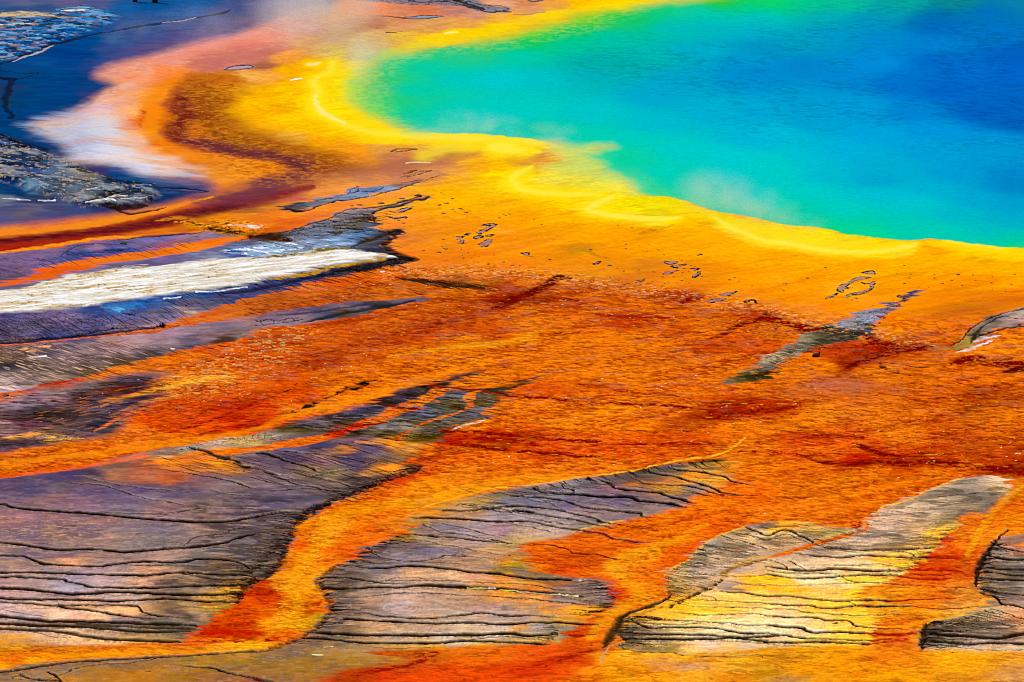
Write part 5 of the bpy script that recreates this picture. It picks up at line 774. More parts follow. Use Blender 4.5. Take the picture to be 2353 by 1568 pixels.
def worley(sx, sy, seed, warp=1):
    """distance between first and second nearest slab centre -> crack lines"""
    XX, YY = WARP[warp]
    u = XX / sx; v = YY / sy; iu = np.floor(u); iv = np.floor(v)
    La = lattice(seed, 257, 257); Lb = lattice(seed + 1, 257, 257)
    f1 = np.full(X.shape, 9., np.float32); f2 = f1.copy(); cid = np.zeros_like(f1)
    for a in (-1, 0, 1):
        for b in (-1, 0, 1):
            ci = (iu + a).astype(np.int32) & 255; cj = (iv + b).astype(np.int32) & 255
            d = (u - iu - a - La[cj, ci]) ** 2 + (v - iv - b - Lb[cj, ci]) ** 2
            n1 = d < f1
            f2 = np.where(n1, f1, np.minimum(f2, d)); cid = np.where(n1, La[cj, ci], cid); f1 = np.where(n1, d, f1)
    return np.sqrt(f2) - np.sqrt(f1), cid

def ridges(sx, sy, seed, slope=0.0, thin=0.06, warp=1, hard=.35):
    """thin branching dark runnels"""
    XX, YY = WARP[warp]
    n = fbm(sx, sy, seed, 2, slope, XX, YY)
    return 1 - smooth(thin * hard, thin, np.abs(n - 0.5))

def paint():
    one = np.ones_like(X)
    ph, ps = inside(plan(POOL_SHORE), 2.2, 1), inside(plan(POOL_SHORE), 15, 2)
    kk = np.clip(smooth(1060, 930, X) + inside(plan("@01 1900,-200 1900,470 @02 700,260 1600,140 1900,-200"), 20, 0) + inside(plan("@02 250,1250 700,1200 1100,1250 1150,1500 @12 1250,180 1000,250 300,100 100,0"), 16, 0), 0, 1)
    pool = ph * (1 - kk) + ps * kk
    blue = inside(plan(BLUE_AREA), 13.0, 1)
    bed = np.zeros_like(X)
    for t, s, w in BEDS: bed = np.maximum(bed, inside(plan(t), s, 4 if w == 1 else w))
    for t, s, w in STREAMS: bed = bed * (1 - inside(plan(t), s, w))
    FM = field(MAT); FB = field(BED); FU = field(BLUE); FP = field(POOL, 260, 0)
    mat = (1 - bed) * (1 - blue) * (1 - pool)

    # ---- mats: streaked felt of microbial filaments -----------------
    far = smooth(560, 760, Y + 0.0 * X + 60 * (fbm(200, 60, 5, 2) - .5))      # smooth sheets far, lumpy felt near
    far = np.maximum(far, smooth(640, 700, Y) * (X > 700))
    front = smooth(-14, 14, Y - np.interp(X, [-200, 700, 900, 1180, 1320, 1450, 1570, 1780, 1880, 2010, 2180, 2353, 2600], [700, 690, 622, 628, 640, 665, 680, 712, 748, 768, 800, 812, 820]))
    felt = np.clip(front * (X > 560) + smooth(700, 760, Y), 0, 1)
    smoothsheet = np.maximum(smooth(1240, 1330, Y) * 0.0, np.maximum(inside(plan("@31 1200,-40 1000,150 500,400 600,640 300,1000 -200,1300 -900,1300 -500,1000 -200,700 200,400 450,100 700,-40"), 10, 1) * -0.4, 0))
    n1 = fbm(20, 3.4, 11, 3, -0.03); n2 = fbm(240, 15, 12, 4, 0.20); n3 = fbm(9, 2.2, 15, 2, -.05)
    bright = (n1 - .5) * 1.25 + (n2 - .5) * 1.5 + (n3 - .5) * 1.3
    A = FM.copy()
    calm = (1 - .35 * smooth(1060, 1180, Y)) * (1 - .75 * smooth(1420, 1470, Y - (X < 1000) * 60))
    tonal = np.clip(1 + bright * (0.15 + .66 * felt * calm), 0.3, 1.5)
    tonal = np.minimum(tonal, 1.18); A = A * np.stack([tonal ** 0.8, tonal ** 1.5, tonal ** 1.2], -1)
    redm = smooth(.44, .68, fbm(20, 3.2, 21, 2, -0.05) * .6 + fbm(160, 22, 22, 4, 0.15) * .4)
    A = over(A, 'b03000', redm * felt * .42 * calm)
    ambr = smooth(.46, .7, fbm(22, 3.2, 31, 2, 0.0) * .5 + fbm(180, 20, 32, 4, 0.2) * .5)
    A = A * (1 + felt[..., None] * np.array([.04, -.07, -.1]))
    lim = (.19 + .11 * smooth(1050, 1200, Y)) * A[..., 0]; A[..., 1] -= .6 * felt * (1 - smooth(1380, 1450, Y)) * np.maximum(A[..., 1] - lim, 0)
    A = over(A, 'f88408', ambr * felt * .2 * calm)
    lil = smooth(.58, .72, fbm(50, 7, 33, 4))
    A = over(A, 'b06848', lil * felt * .35 * (1 - smooth(900, 1000, Y)))
    crk = ridges(60, 7, 41, -0.05, .10) * smooth(.42, .62, fbm(60, 16, 42, 3))
    A = over(A, '8c2000', crk * felt * .4)
    A = over(A, '701400', ridges(46, 6, 43, -0.10, .09) * felt * .3 * smooth(.52, .6, fbm(60, 12, 44, 3)))
    # drifted streaks on the smooth yellow sheet
    st = smooth(.42, .7, fbm(110, 9, 51, 4, 0.12)); sheet = (1 - felt) * smooth(390, 470, Y + .0 * X)
    A = over(A, 'ffc000', st * sheet * .18)
    A = A * (1 - ((1 - felt) * smooth(470, 560, Y + (X - 1600) * -.1 * (X > 1600)))[..., None] * np.array([0, .12, 0]))
    A = over(A, 'd87c08', smooth(.55, .75, fbm(80, 8, 52, 4, 0.15)) * (1 - felt) * .35 * smooth(150, 260, Y))
    gr = fbm(3.2, 1.7, 53, 2) - .5
    A = A * (1 + gr[..., None] * (.08 + .14 * felt[..., None]))
    # speckled brown shallows left of the pool
    spk = inside(plan("@00 1600,760 1900,660 2200,720 2050,950 2150,1150 2294,1230 @01 300,1300 700,1400 900,1450 700,1568 @11 300,130 -100,100 @00 2000,1480 1700,1350 1500,1250 1500,1000"), 16, 2)
    def wash(A, lines):
        for ln in lines.strip().splitlines():
            f = ln.split(None, 3); c = curve(plan(f[3]))
            W, m = stroke(c, float(f[0]) * 1.3, .2, 1)
            if W is None: continue
            m = np.clip(m * float(f[2]) * (.75 + .6 * (n1[W] - .3)), 0, 1)[..., None]
            A[W] = A[W] * (1 - m) + lin(f[1]) * m
        return A
    A = wash(A, WASHES)
    A = over(A, '842c08', spk * smooth(.42, .66, fbm(12, 2.6, 61, 2)) * .45)
    A = over(A, 'e88c20', spk * smooth(.52, .7, fbm(11, 2.4, 62, 2)) * .35)
    # greenish glitter where the shallow shelf drops into the pool
    # ---- bare sinter beds ------------------------------------------
    B = FB.copy()
    b1 = fbm(36, 6, 71, 4); b2 = fbm(9, 2.4, 72, 3)
    lum = B @ np.array([.3, .6, .1], np.float32); B = B + (np.clip(.15 - lum, 0, 1) * .8 * smooth(1080, 1200, Y))[..., None] * np.array([1.12, .88, .86], np.float32)
    B = B * (1 + .18 * smooth(1500, 1650, X) * smooth(1000, 1080, Y))[..., None]
    B = wash(B, "\n".join(l for l in WASHES.strip().splitlines() if l.split()[3][1] in '123' and ('@32' in l or '@33' in l or '@2' in l)))
    B = B * np.clip(1.42 + (b1 - .5) * 1.1 + (b2 - .5) * .5, .35, 1.9)[..., None]
    warm = smooth(640, 1000, Y)[..., None]
    B = B * (1 + warm * np.array([.16, -.02, -.06])) * (1 - smooth(1040, 1180, Y)[..., None] * np.array([0, .05, .08])) * (1 - .12 * smooth(1000, 1150, Y) * (X < 900))[..., None]
    lowland = smooth(1120, 1200, Y)
    B = over(B, 'e0b080', smooth(.60, .72, fbm(20, 4.2, 73, 2)) * .24 * (0.3 + .7 * lowland))
    B = over(B, '544858', smooth(.52, .72, fbm(120, 10, 74, 4, .08)) * .30 * (1 - .6 * smooth(1250, 1330, Y)))
    # hatching of fine runnels, dense next to the warm streams
    near_warm = np.zeros_like(X)
    for t, op in ((("@31 -500,-60 560,-60 330,200 250,450 60,640 -160,860 -400,760 -500,300"), 1.0),
                  (("@31 620,700 700,540 1000,360 1300,260 1500,350 1150,540 900,650 900,850 1000,1000 850,1200 500,1250 660,1000 690,850"), .9),
                  (("@30 1300,560 2294,500 2200,760 2050,900 1750,1100 1400,1100 1100,1060 1500,800"), .8),
                  (("@23 960,1568 1200,1450 1750,1240 2100,1240 2170,1350 1900,1568 @33 1700,130 1500,370 1200,450 850,460 400,400 700,250 900,100 920,-20"), .9),
                  (("@32 1400,780 1380,620 1560,490 1760,300 2100,170 @33 100,125 740,185 500,300 0,430 @32 1900,560 1800,700"), .9),
                  (("@32 960,1230 1000,1000 1150,960 1400,1040 1500,1120 1400,1200 1100,1250"), 1.0),
                  (("@33 1880,400 2060,290 2294,400 2294,780 2050,800 1880,760"), 1.0),
                  (("@33 1370,1260 1390,1080 1550,1010 2000,960 2294,1020 2294,1200 1800,1180 1500,1210"), 1.0),
                  (("@22 -600,1320 -900,1460 -400,1500 0,1360 900,1260 1900,1080 1950,1200 1700,1180 900,1330 300,1420 -300,1550 -900,1530"), .8),
                  (("@21 180,780 850,640 1200,490 2000,280 1500,520 2294,400 @22 230,330 @21 2200,560 2050,700 1600,830 1560,930 800,860 500,830"), 1.0),
                  (("@21 -900,980 0,1010 900,880 1560,930 1480,1110 1100,1310 600,1450 0,1250 -500,1200 -1000,1100"), .55),
                  (("@20 -200,60 800,0 1500,60 2000,20 1500,140 800,320 -200,470"), .7),
                  (("@20 -200,500 600,460 1200,300 1500,400 1200,640 900,850 300,960 -200,1000"), .9),
                  (("@23 40,330 250,150 600,30 850,-60 550,-90 200,-20 @22 2250,150 2000,350"), .9),
                  (("@10 -200,1300 900,1280 1800,1230 1300,1420 500,1500 -200,1560"), .45),
                  (("@11 0,560 800,380 1300,300 1100,500 1250,560 1200,720 1400,800 700,930 0,1100"), .5)):
        near_warm = np.maximum(near_warm, op * inside(plan(t), 14, 2))
    r1 = ridges(120, 7.5, 81, -0.05, .16, 1, .6); r2 = ridges(70, 5.5, 82, -0.10, .17, 1, .6); r3 = ridges(170, 10, 83, 0.03, .10, 1, .5)
    B = over(B, '1c1006', np.clip(r1 * .85 + r2 * .55 + r3 * .7, 0, 1) * near_warm * .9 * (.2 + .5 * smooth(.36, .5, fbm(60, 16, 88, 2))))
    
    B = over(B, 'b07420', smooth(1430, 1500, Y) * (1 - smooth(820, 1000, X)) * (.2 + .4 * smooth(.4, .6, b1)))
    # slanting hair-lines shed from the rims
    hair = ridges(9, 14, 84, 0.55, .12) * (fbm(40, 10, 85, 2) > .5)
    B = over(B, '585060', hair * .22 * lowland)
    # cracked slabs
    wc, cid = worley(17, 4.6, 91)
    slabs = np.zeros_like(X)
    for t, op in (("@11 0,560 600,430 860,340 1100,360 1050,500 800,560 200,640", .5), ("@21 -700,1010 -600,850 0,840 300,850 200,920 -400,960", .8), ("@13 600,1540 800,1290 1060,1180 1365,1080 1060,1300 900,1500", .7),
                  ("@10 -200,1300 900,1280 1300,1330 900,1450 -200,1550", .6), ("@20 200,900 500,820 800,850 600,920", .8), ("@20 -100,20 500,0 400,120 0,180", .6), ("@10 900,1180 1300,1180 1200,1290 1000,1300", .6), ("@10 0,520 500,470 1000,420 700,350 0,380", .35)):
        slabs = np.maximum(slabs, op * inside(plan(t), 10, 2))
    B = over(B, '140c08', (1 - smooth(.03, .12, wc)) * slabs)
    B = B * (1 + ((cid - .5) * .5 * slabs)[..., None])
    # ---- shallows, reflected sky painted into the colour ---------------------------------------------
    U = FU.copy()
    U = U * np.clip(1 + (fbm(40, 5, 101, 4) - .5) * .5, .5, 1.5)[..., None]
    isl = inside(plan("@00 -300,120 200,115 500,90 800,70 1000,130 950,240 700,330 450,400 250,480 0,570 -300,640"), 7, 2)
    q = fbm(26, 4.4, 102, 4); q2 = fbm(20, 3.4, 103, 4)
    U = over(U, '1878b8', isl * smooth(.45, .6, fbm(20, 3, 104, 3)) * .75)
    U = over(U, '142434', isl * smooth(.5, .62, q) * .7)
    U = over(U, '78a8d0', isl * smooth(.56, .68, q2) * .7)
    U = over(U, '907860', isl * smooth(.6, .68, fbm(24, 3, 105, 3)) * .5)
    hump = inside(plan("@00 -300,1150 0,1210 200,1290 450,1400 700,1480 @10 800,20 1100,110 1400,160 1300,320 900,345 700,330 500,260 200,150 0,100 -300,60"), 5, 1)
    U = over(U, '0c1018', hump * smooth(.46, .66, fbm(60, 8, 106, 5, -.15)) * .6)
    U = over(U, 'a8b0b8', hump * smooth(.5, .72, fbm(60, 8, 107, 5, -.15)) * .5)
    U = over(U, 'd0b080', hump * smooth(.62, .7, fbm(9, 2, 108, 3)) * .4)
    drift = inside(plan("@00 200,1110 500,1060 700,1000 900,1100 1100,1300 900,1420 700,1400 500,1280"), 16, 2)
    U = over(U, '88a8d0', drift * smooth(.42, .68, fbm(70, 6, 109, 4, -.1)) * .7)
    # ---- pool --------------------------------------------------------
    P = FP.copy()
    rip = fbm(18, 2.6, 111, 3, -.05); deep = inside(plan("@02 1500,300 2294,100 @03 1000,0 2600,-200 2600,1500 1500,1300 0,1200 @02 2000,1100 1300,800 500,650 600,450"), 60, 2)
    P = P * (1 - smooth(.40, .72, rip) * (0.03 + .17 * deep * smooth(.35, .6, fbm(90, 22, 112, 3))))[..., None]  # ripple glint painted into the water colour as darker streaks
    P = P * (1 + (fbm(5, 1.6, 113, 2) - .5) * .12)[..., None]
    # ---- compose ----------------------------------------------------
    C = A
    C = C * (1 - bed[..., None]) + B * bed[..., None]
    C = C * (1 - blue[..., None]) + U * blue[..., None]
    dr = inside(plan("@00 560,1020 750,960 950,990 1150,1150 1250,1350 1600,1480 1800,1560 1400,1570 1200,1500 1000,1440 800,1400 600,1250 350,1130"), 18, 2)
    dq = (.25 + .75 * smooth(.36, .64, fbm(110, 6, 119, 4, -.1)))
    C = over(C, 'b4c0e0', dr * dq * .6 * (1 - smooth(170, 260, X))); C = over(C, 'e0dce6', dr * dq * .72 * smooth(170, 260, X))
    # grey water margin beyond the far rim
    m = inside(plan("@01 600,-60 1200,30 1500,45 1800,50 2000,100 2250,115 2260,70 2100,50 1980,0 1900,-200"), 3, 1)
    C = over(C, '5c7088', m * .8); C = over(C, '282818', m * ridges(30, 4, 121) * .7)
    m = inside(plan("@00 2000,620 2080,598 2200,587 2280,590 2240,608 2120,620"), 1.5, 0); C = over(C, 'a890a8', m)
    m = inside(plan("@01 1300,160 1500,142 1620,142 1670,150 1600,162 1480,168"), 1.5, 0); C = over(C, '8890a0', m)
    # white sinter bar
    bar = inside(plan("@10 -400,1110 0,1085 200,1060 400,1010 600,960 1000,900 1500,860 1900,805 2294,790 @11 200,765 400,740 600,712 800,720 1000,745 1150,765 1160,790 900,830 600,870 400,925 150,975 0,1008 @10 2294,1010 2000,1060 1700,1100 1300,1150 1000,1180 800,1220 500,1250 200,1275 0,1282 -400,1300"), 4.5, 4)
    W = np.zeros_like(A) + lin('ece6da')
    W = over(W, 'c8b48c', smooth(.45, .7, fbm(70, 3.5, 130, 3, .1)) * .4)
    tan = smooth(.42, .62, fbm(60, 9, 131, 3)) * (1 - smooth(330, 620, X) * .65)
    W = over(W, 'e4c894', tan * .75)
    W = over(W, 'b08c48', smooth(.46, .68, fbm(20, 2.8, 132, 3, .1)) * (.16 + .5 * tan))
    W = over(W, '3c2c10', smooth(.62, .74, fbm(8, 2.4, 133, 2)) * (.12 + .35 * tan))
    W = over(W, 'ffffff', smooth(.45, .7, fbm(60, 3.4, 134, 3, .12)) * .75)
    upl = np.clip((Y - (612 - (X - 400) * .11)), -60, 60)
    W = over(W, '706020', (1 - smooth(-26, -8, upl)) * smooth(.42, .6, fbm(8, 2.4, 135, 3)) * (X > 330) * .7)
    C = C * (1 - bar[..., None]) + W * bar[..., None]
    side = inside(plan("@11 -300,720 0,680 150,655 400,650 600,670 550,720 300,750 0,790 @10 2200,780 2000,760"), 6, 2)
    C = over(C, '98b4d4', side * smooth(.42, .62, fbm(22, 4, 136, 4)) * .75)
    C = over(C, 'f0f4ff', side * smooth(.6, .68, fbm(16, 2.4, 137, 3)) * .8)
    crust = inside(plan("@10 1560,470 1800,440 2100,450 2294,500 @11 60,520 -60,570 @10 2150,590 1900,560 1700,520"), 8, 2)
    C = over(C, '2c1404', crust * smooth(.52, .62, fbm(9, 2.2, 141, 3)) * .7)
    C = over(C, 'ffa828', crust * smooth(.56, .64, fbm(8, 2.0, 142, 3)) * .7)
    crust = inside(plan("@21 -20,-100 600,-100 0,400 -500,500 -900,480 -700,250 -300,100"), 14, 2)
    C = over(C, 'f0c868', crust * (1 - bed) * smooth(.6, .66, fbm(11, 2.4, 143, 3)) * .35)
    # pale grains along the front of the orange mat
    fr = np.exp(-((Y - np.interp(X, [700, 900, 1180, 1320, 1450, 1570, 1780, 1880, 2010, 2180], [700, 622, 628, 640, 665, 680, 712, 748, 768, 800])) / 16) ** 2) * (X > 880) * (X < 2150)
    C = over(C, 'ffc070', fr * smooth(.52, .68, fbm(9, 2.2, 151, 2)) * .4)
    C = over(C, '6c0c00', fr * smooth(.5, .6, fbm(9, 2.2, 152, 3)) * .4)

    # ---- bands, rims, spots, islets -----------------------------------
    brk = fbm(10, 2.4, 161, 3); brk2 = fbm(26, 6, 162, 3)
    H = np.zeros_like(X)
    def lay(W, colour, m):
        m = np.clip(m, 0, 1)[..., None]
        C[W] = C[W] * (1 - m) + lin(colour) * m
    for ln in BANDS.strip().splitlines():
        f = ln.split(None, 3); c = curve(plan(f[3]))
        W, m = stroke(c, float(f[0]) * 1.5, .15, 1)
        if W is None: continue
        m = m * float(f[2])
        lay(W, f[1], m * (0.45 + 1.3 * smooth(.38, .6, brk[W] * .6 + brk2[W] * .4)))
        if lin(f[1]).sum() < .25 and float(f[0]) < 7: H[W] -= .04 * m
    comb_all(lay)
    hairs = smooth(.35, .6, fbm(6, 7, 165, 2, .5))
    for ln in LINES.strip().splitlines():
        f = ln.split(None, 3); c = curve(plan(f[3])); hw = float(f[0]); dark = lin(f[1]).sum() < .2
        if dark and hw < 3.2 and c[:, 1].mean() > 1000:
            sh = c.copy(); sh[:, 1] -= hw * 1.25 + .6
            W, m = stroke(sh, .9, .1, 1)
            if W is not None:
                lay(W, 'e8c8a0', m * .2 * brk[W])  # lit edge above the rim, painted as a pale line
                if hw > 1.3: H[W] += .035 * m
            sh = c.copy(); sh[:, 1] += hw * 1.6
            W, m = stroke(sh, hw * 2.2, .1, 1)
            if W is not None: lay(W, '584840', m * .5 * hairs[W])  # soft shadow below the rim, painted and broken by hairs
        glow = lin(f[1])[0] > .8 and lin(f[1])[2] < .5
        if glow:
            W, m = stroke(c, hw * 8, 0, 1)
            if W is not None: lay(W, 'ffe210', m * .75)
            f[2] = str(float(f[2]) * .62)
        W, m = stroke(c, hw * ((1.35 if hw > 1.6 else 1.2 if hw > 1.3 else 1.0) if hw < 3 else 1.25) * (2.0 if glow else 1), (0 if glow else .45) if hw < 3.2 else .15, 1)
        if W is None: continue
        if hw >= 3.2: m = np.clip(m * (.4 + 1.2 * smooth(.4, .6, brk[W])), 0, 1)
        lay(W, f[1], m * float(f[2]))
        if dark: H[W] -= .05 * m
    for ln in SPOTS.strip().splitlines():
        f = ln.split(None, 3); c = curve(plan(f[3]))
        W, m = stroke(c, float(f[0]) * 1.2, .3, 1)
        if W is None: continue
        m = m * float(f[2])
        lay(W, f[1], m * (.5 + smooth(.4, .6, brk[W])))
        H[W] += .02 * m
    for ln in ISLETS.strip().splitlines():
        p = plan(ln)
        m = inside(p, 0.9, 1)
        C = over(C, '8c7078', m * (.55 + .5 * brk)); H += .02 * m
        c = curve(p + p[:1]); W, mo = stroke(c, 1.35, .3, 1)
        lay(W, '34100c', mo * (.15 + 1.3 * smooth(.4, .56, brk[W])))
    # fine wavelets on the shelf between yellow and green
    shelf = np.clip(4 * pool * (1 - pool), 0, 1)
    C = C * (1 - pool[..., None]) + P * pool[..., None]
    edge = inside(plan("@01 690,760 1000,620 1200,480 @02 300,200 1100,40 1100,120 300,330 @01 1900,450 1300,540 1150,700 1100,900 1300,1080 1400,1170 1100,1120 800,950"), 18, 2)
    tw = smooth(.5, .6, fbm(8, 2.2, 171, 3))
    C = over(C, 'd0dc40', edge * smooth(.42, .66, fbm(13, 2.8, 171, 3)) * .4 * (.4 + .6 * pool)); C = over(C, '40c860', edge * pool * smooth(.5, .66, fbm(12, 2.6, 172, 2)) * .3)
    m = inside(plan("@02 380,1330 600,1325 860,1306 760,1345 660,1390 740,1460 900,1540 @12 1020,60 1120,140 1000,130 700,60 450,30 300,0 @02 350,1480 400,1400"), 14, 2)
    C = over(C, 'b4dc70', m * .6)
    # ---- relief --------------------------------------------------------
    H += felt * mat * ((n1 - .5) * .05 + (n2 - .5) * .07 + (n3 - .5) * .02)
    H += bed * ((b1 - .5) * .04 + .02)
    H += bar * (.07 + .02 * (fbm(14, 4, 181, 3) - .5)) + isl * .05 * q + hump * (.25 + .1 * fbm(20, 5, 182, 3))
    H -= blue * .05 * (1 - hump) * (1 - isl)
    H += .01 * (n3 - .5)
    H -= pool * .05
    wet = np.clip(.03 + felt * mat * .9 * calm + bed * .35 + isl * .4 + hump * .4 + bar * .3 - pool * .1, 0, 1)       # grain of the surface
    thin = blue * (1 - np.clip(isl * 1.2, 0, 1)) * (1 - hump)
    # crisp grain: lift each pigment away from its neighbourhood
    def soft(Z):
        for ax in (0, 1):
            for k in (1, 2): Z = (np.roll(Z, k, ax) + np.roll(Z, -k, ax) + Z) / 3
        return Z
    Cg = np.clip(C, 1e-4, 1) ** (1 / 2.2); Cg = Cg + .8 * (Cg - soft(Cg)) * (1 - .5 * pool[..., None])
    C = np.clip(Cg, 0, 1) ** 2.2
    return C, H, pool, wet, thin
# combed runnels.  edge zones: outline | side dx | min len | max len | count | slope | half-width colour opacity
COMBS = """
@31 560,0 420,100 340,200 300,320 260,420 200,540 60,640 -60,700 -110,790 -160,880|-1|25|110|200|0.02|.62 140c04 .85
@30 2200,620 2294,560 @31 100,480 250,300|-1|20|70|90|0.03|.5 201408 .8
@31 1330,240 1000,375 850,480 700,540 580,690 620,760 690,860 600,1020 430,1150 250,1235|1|20|95|170|0.03|.6 181006 .85
@32 750,640 900,790 890,890 700,960|-1|20|85|80|-0.02|.65 140c04 .85
@32 350,1060 400,1120 350,1210|-1|20|70|40|0.0|.5 201408 .8
@32 1760,300 1560,490 1400,600 1400,780 1330,850|1|30|110|120|0.10|.5 483414 .75
@32 1160,970 1000,1000 940,1080 1000,1190 980,1230|1|30|130|110|0.05|.55 241606 .85
@33 2060,290 1900,500 1880,700 2050,820|1|20|70|150|0.04|.6 100804 .9
@33 1500,1020 1410,1060 1390,1170 1385,1250|1|40|170|110|0.03|.6 140c04 .85
@33 1560,1020 1800,980 1950,930|1|30|110|50|0.12|.5 201408 .8
@33 900,20 880,160 600,270 300,380|1|20|90|60|0.08|.45 483c20 .7
@33 1690,150 1500,370 1300,520 1100,640|-1|20|90|90|-0.03|.5 382808 .7
@22 1900,1065 1400,1125 800,1220 200,1320|1|12|50|80|0.30|.6 140c08 .85
@21 1470,1125 1200,1240 900,1370 600,1500|-1|20|80|110|-0.08|.55 180c08 .8
@13 1340,1100 1060,1290 900,1480|-1|5|14|40|0.1|.7 140c0c .8
"""
# fills: outline | min len | max len | count | slope | half-width colour opacity
FILLS = """
@30 0,300 2000,300 2200,600 1800,1100 0,1200|20|90|90|0.02|.4 403028 .55
@31 1000,300 2200,200 2294,1200 900,1200|20|80|70|0.02|.4 403028 .5
@32 1900,600 @33 100,500 1200,450 1000,1200 @32 1200,1250 1200,1000|20|90|90|0.02|.4 604818 .5
@23 960,1568 1200,1450 1750,1240 2100,1240 2170,1350 1900,1568 @33 1700,130 1500,370 1000,330 920,-20|15|60|260|0.05|.45 605040 .6
@32 1560,490 1760,300 2100,170 @33 100,125 740,185 500,300 0,430 @32 1900,560 1450,780|15|60|150|0.10|.5 4c3818 .7
@21 180,780 850,640 1200,490 2000,280 2294,400 @22 230,330 @21 2200,560 2050,700 1600,830 1560,930 800,860 500,830|12|50|330|0.06|.65 140c06 .85
@21 200,800 1100,560 2000,430 2100,560 1600,840 800,840|10|30|110|0.04|.5 a08878 .5
@20 -200,60 800,0 1500,60 2000,20 1500,140 800,320 -200,470|15|70|260|0.16|.55 483828 .7
@20 0,100 800,30 1300,100 900,260 -100,420|10|30|90|0.16|.8 e0b8a0 .5
@20 -200,500 600,460 1200,300 1500,400 1200,640 900,850 300,960 -200,1000|10|45|420|0.02|.7 1c1010 .8
@20 300,640 900,480 1300,350 1500,480 1100,760 300,960|10|34|70|-0.1|.6 c86818 .6
@20 1000,420 1600,350 2200,500 2200,800 1400,800 1000,700|8|30|170|-0.12|.6 701400 .7
@20 1500,120 2294,-50 2294,400 1500,420|5|18|120|0|.6 702000 .7
@21 -900,980 0,1010 900,880 1560,930 1480,1110 1100,1310 600,1450 0,1250 -500,1200 -1000,1100|20|90|170|0.15|.6 201420 .75
@30 -100,80 800,120 1200,300 -100,290|5|16|130|0|.8 e0a080 .45
@22 -600,1320 -300,1550 500,1560 1200,1500 1700,1350 1900,1100 900,1260|15|80|100|0.10|.55 181010 .75
@31 1400,150 2200,100 2294,600 1300,560|15|60|50|0.05|.45 302418 .6
@31 1100,800 2200,830 2200,930 1100,930|4|14|70|0|.8 f0c090 .4
@10 -200,780 900,720 1800,620 1500,720 700,820 -200,980|8|35|110|0.2|.5 181020 .7
@10 -100,1300 900,1290 1700,1260 1300,1420 500,1500 -100,1560|8|35|210|0.3|.5 14101c .65
@10 1500,1100 2294,1030 2200,1150 1400,1300|8|35|80|0.25|.5 14101c .7
@11 0,600 800,400 1300,320 1100,500 1200,700 700,720 0,700|8|40|130|0.1|.5 18100c .7
@11 -100,1000 900,880 1400,800 900,950 0,1130|8|35|150|0.15|.6 0c0810 .75
@11 400,1000 1200,950 1500,1100 800,1180 0,1290 -200,1260|6|26|230|0.12|.5 601800 .6
@11 1200,950 1700,990 2150,1040 2000,1080 1500,1030|8|30|170|0.12|.65 301c08 .8
@12 -800,1300 0,1000 600,1050 1500,1180 2294,1330 @22 2294,400 1000,350 -1000,250 -1400,0|5|30|850|0.0|.5 801c00 .7
@12 -800,1300 0,1000 600,1050 1500,1180 2294,1330 @22 2294,400 1000,350 -1000,250 -1400,0|4|20|330|0.03|.6 ffa018 .5
@22 0,500 2294,500 @23 2294,500 2294,1150 0,1000 @22 2000,1000 1000,1100 0,1250 @21 1600,1100 2000,700|5|34|900|0.03|.55 8c1400 .7
@22 0,500 2294,500 @23 2294,500 2294,1150 0,1000 @22 2000,1000 1000,1100 0,1250 @21 1600,1100 2000,700|4|20|300|0.03|.6 ffa420 .5
@23 100,600 1200,650 2294,900 2294,1180 300,1100|3|12|380|0.0|.6 780800 .7
@22 1400,850 2100,560 @23 400,560 400,650 @22 1900,760|3|12|170|0.0|.6 780800 .7
@21 0,0 1500,100 2000,250 1000,450 0,700 -700,800 -900,500|3|14|420|0.0|.55 8c1800 .65
@31 500,20 1000,100 700,400 400,650 400,1000 0,1220 150,800 250,600|3|12|220|-0.05|.6 d84008 .6
@31 600,20 900,100 600,400 350,650 400,900 100,1180 200,800 400,450|3|12|160|-0.05|.7 ffc028 .6
@32 1500,60 2294,40 1700,300 1300,600 1350,780 900,900 850,700 950,500|3|14|300|0.0|.55 a01c00 .6
@33 2294,0 1900,300 1850,500 1300,600 1600,250 1900,50|3|16|200|-0.15|.55 c83000 .6
@13 -50,1320 440,1430 0,1550 @12 2000,1500 1800,1350|3|10|170|0.0|.6 700000 .7
@13 850,1490 1500,1568 @23 1300,60 900,200 700,90|3|10|170|0.0|.6 700000 .7
@23 1700,200 2294,180 2400,260 2100,250|3|10|130|0.0|.6 700000 .7
@23 -50,150 300,20 800,-60 600,20 200,170 40,340|6|26|130|0.12|.6 2c2010 .8
@22 1900,380 2150,250 2294,250 2200,370|6|22|60|0.0|.6 201404 .8
"""
def in_poly(x, y, P):
    c = False; n = len(P)
    for i in range(n):
        x0, y0 = P[i]; x1, y1 = P[(i + 1) % n]
        if (y0 > y) != (y1 > y) and x < (x1 - x0) * (y - y0) / (y1 - y0) + x0: c = not c
    return c
def runnel(r, x, y, L, sgn, slope):
    n = max(3, int(L / 9)); pts = []; yy = y; d = slope + r.uniform(-.05, .05)
    for i in range(n + 1):
        t = i / n; d += r.uniform(-.07, .07); d *= .92
        pts.append([x + sgn * L * t, yy, 1 - .75 * t]); yy += sgn * (L / n) * (d + slope)
    return np.array(pts)
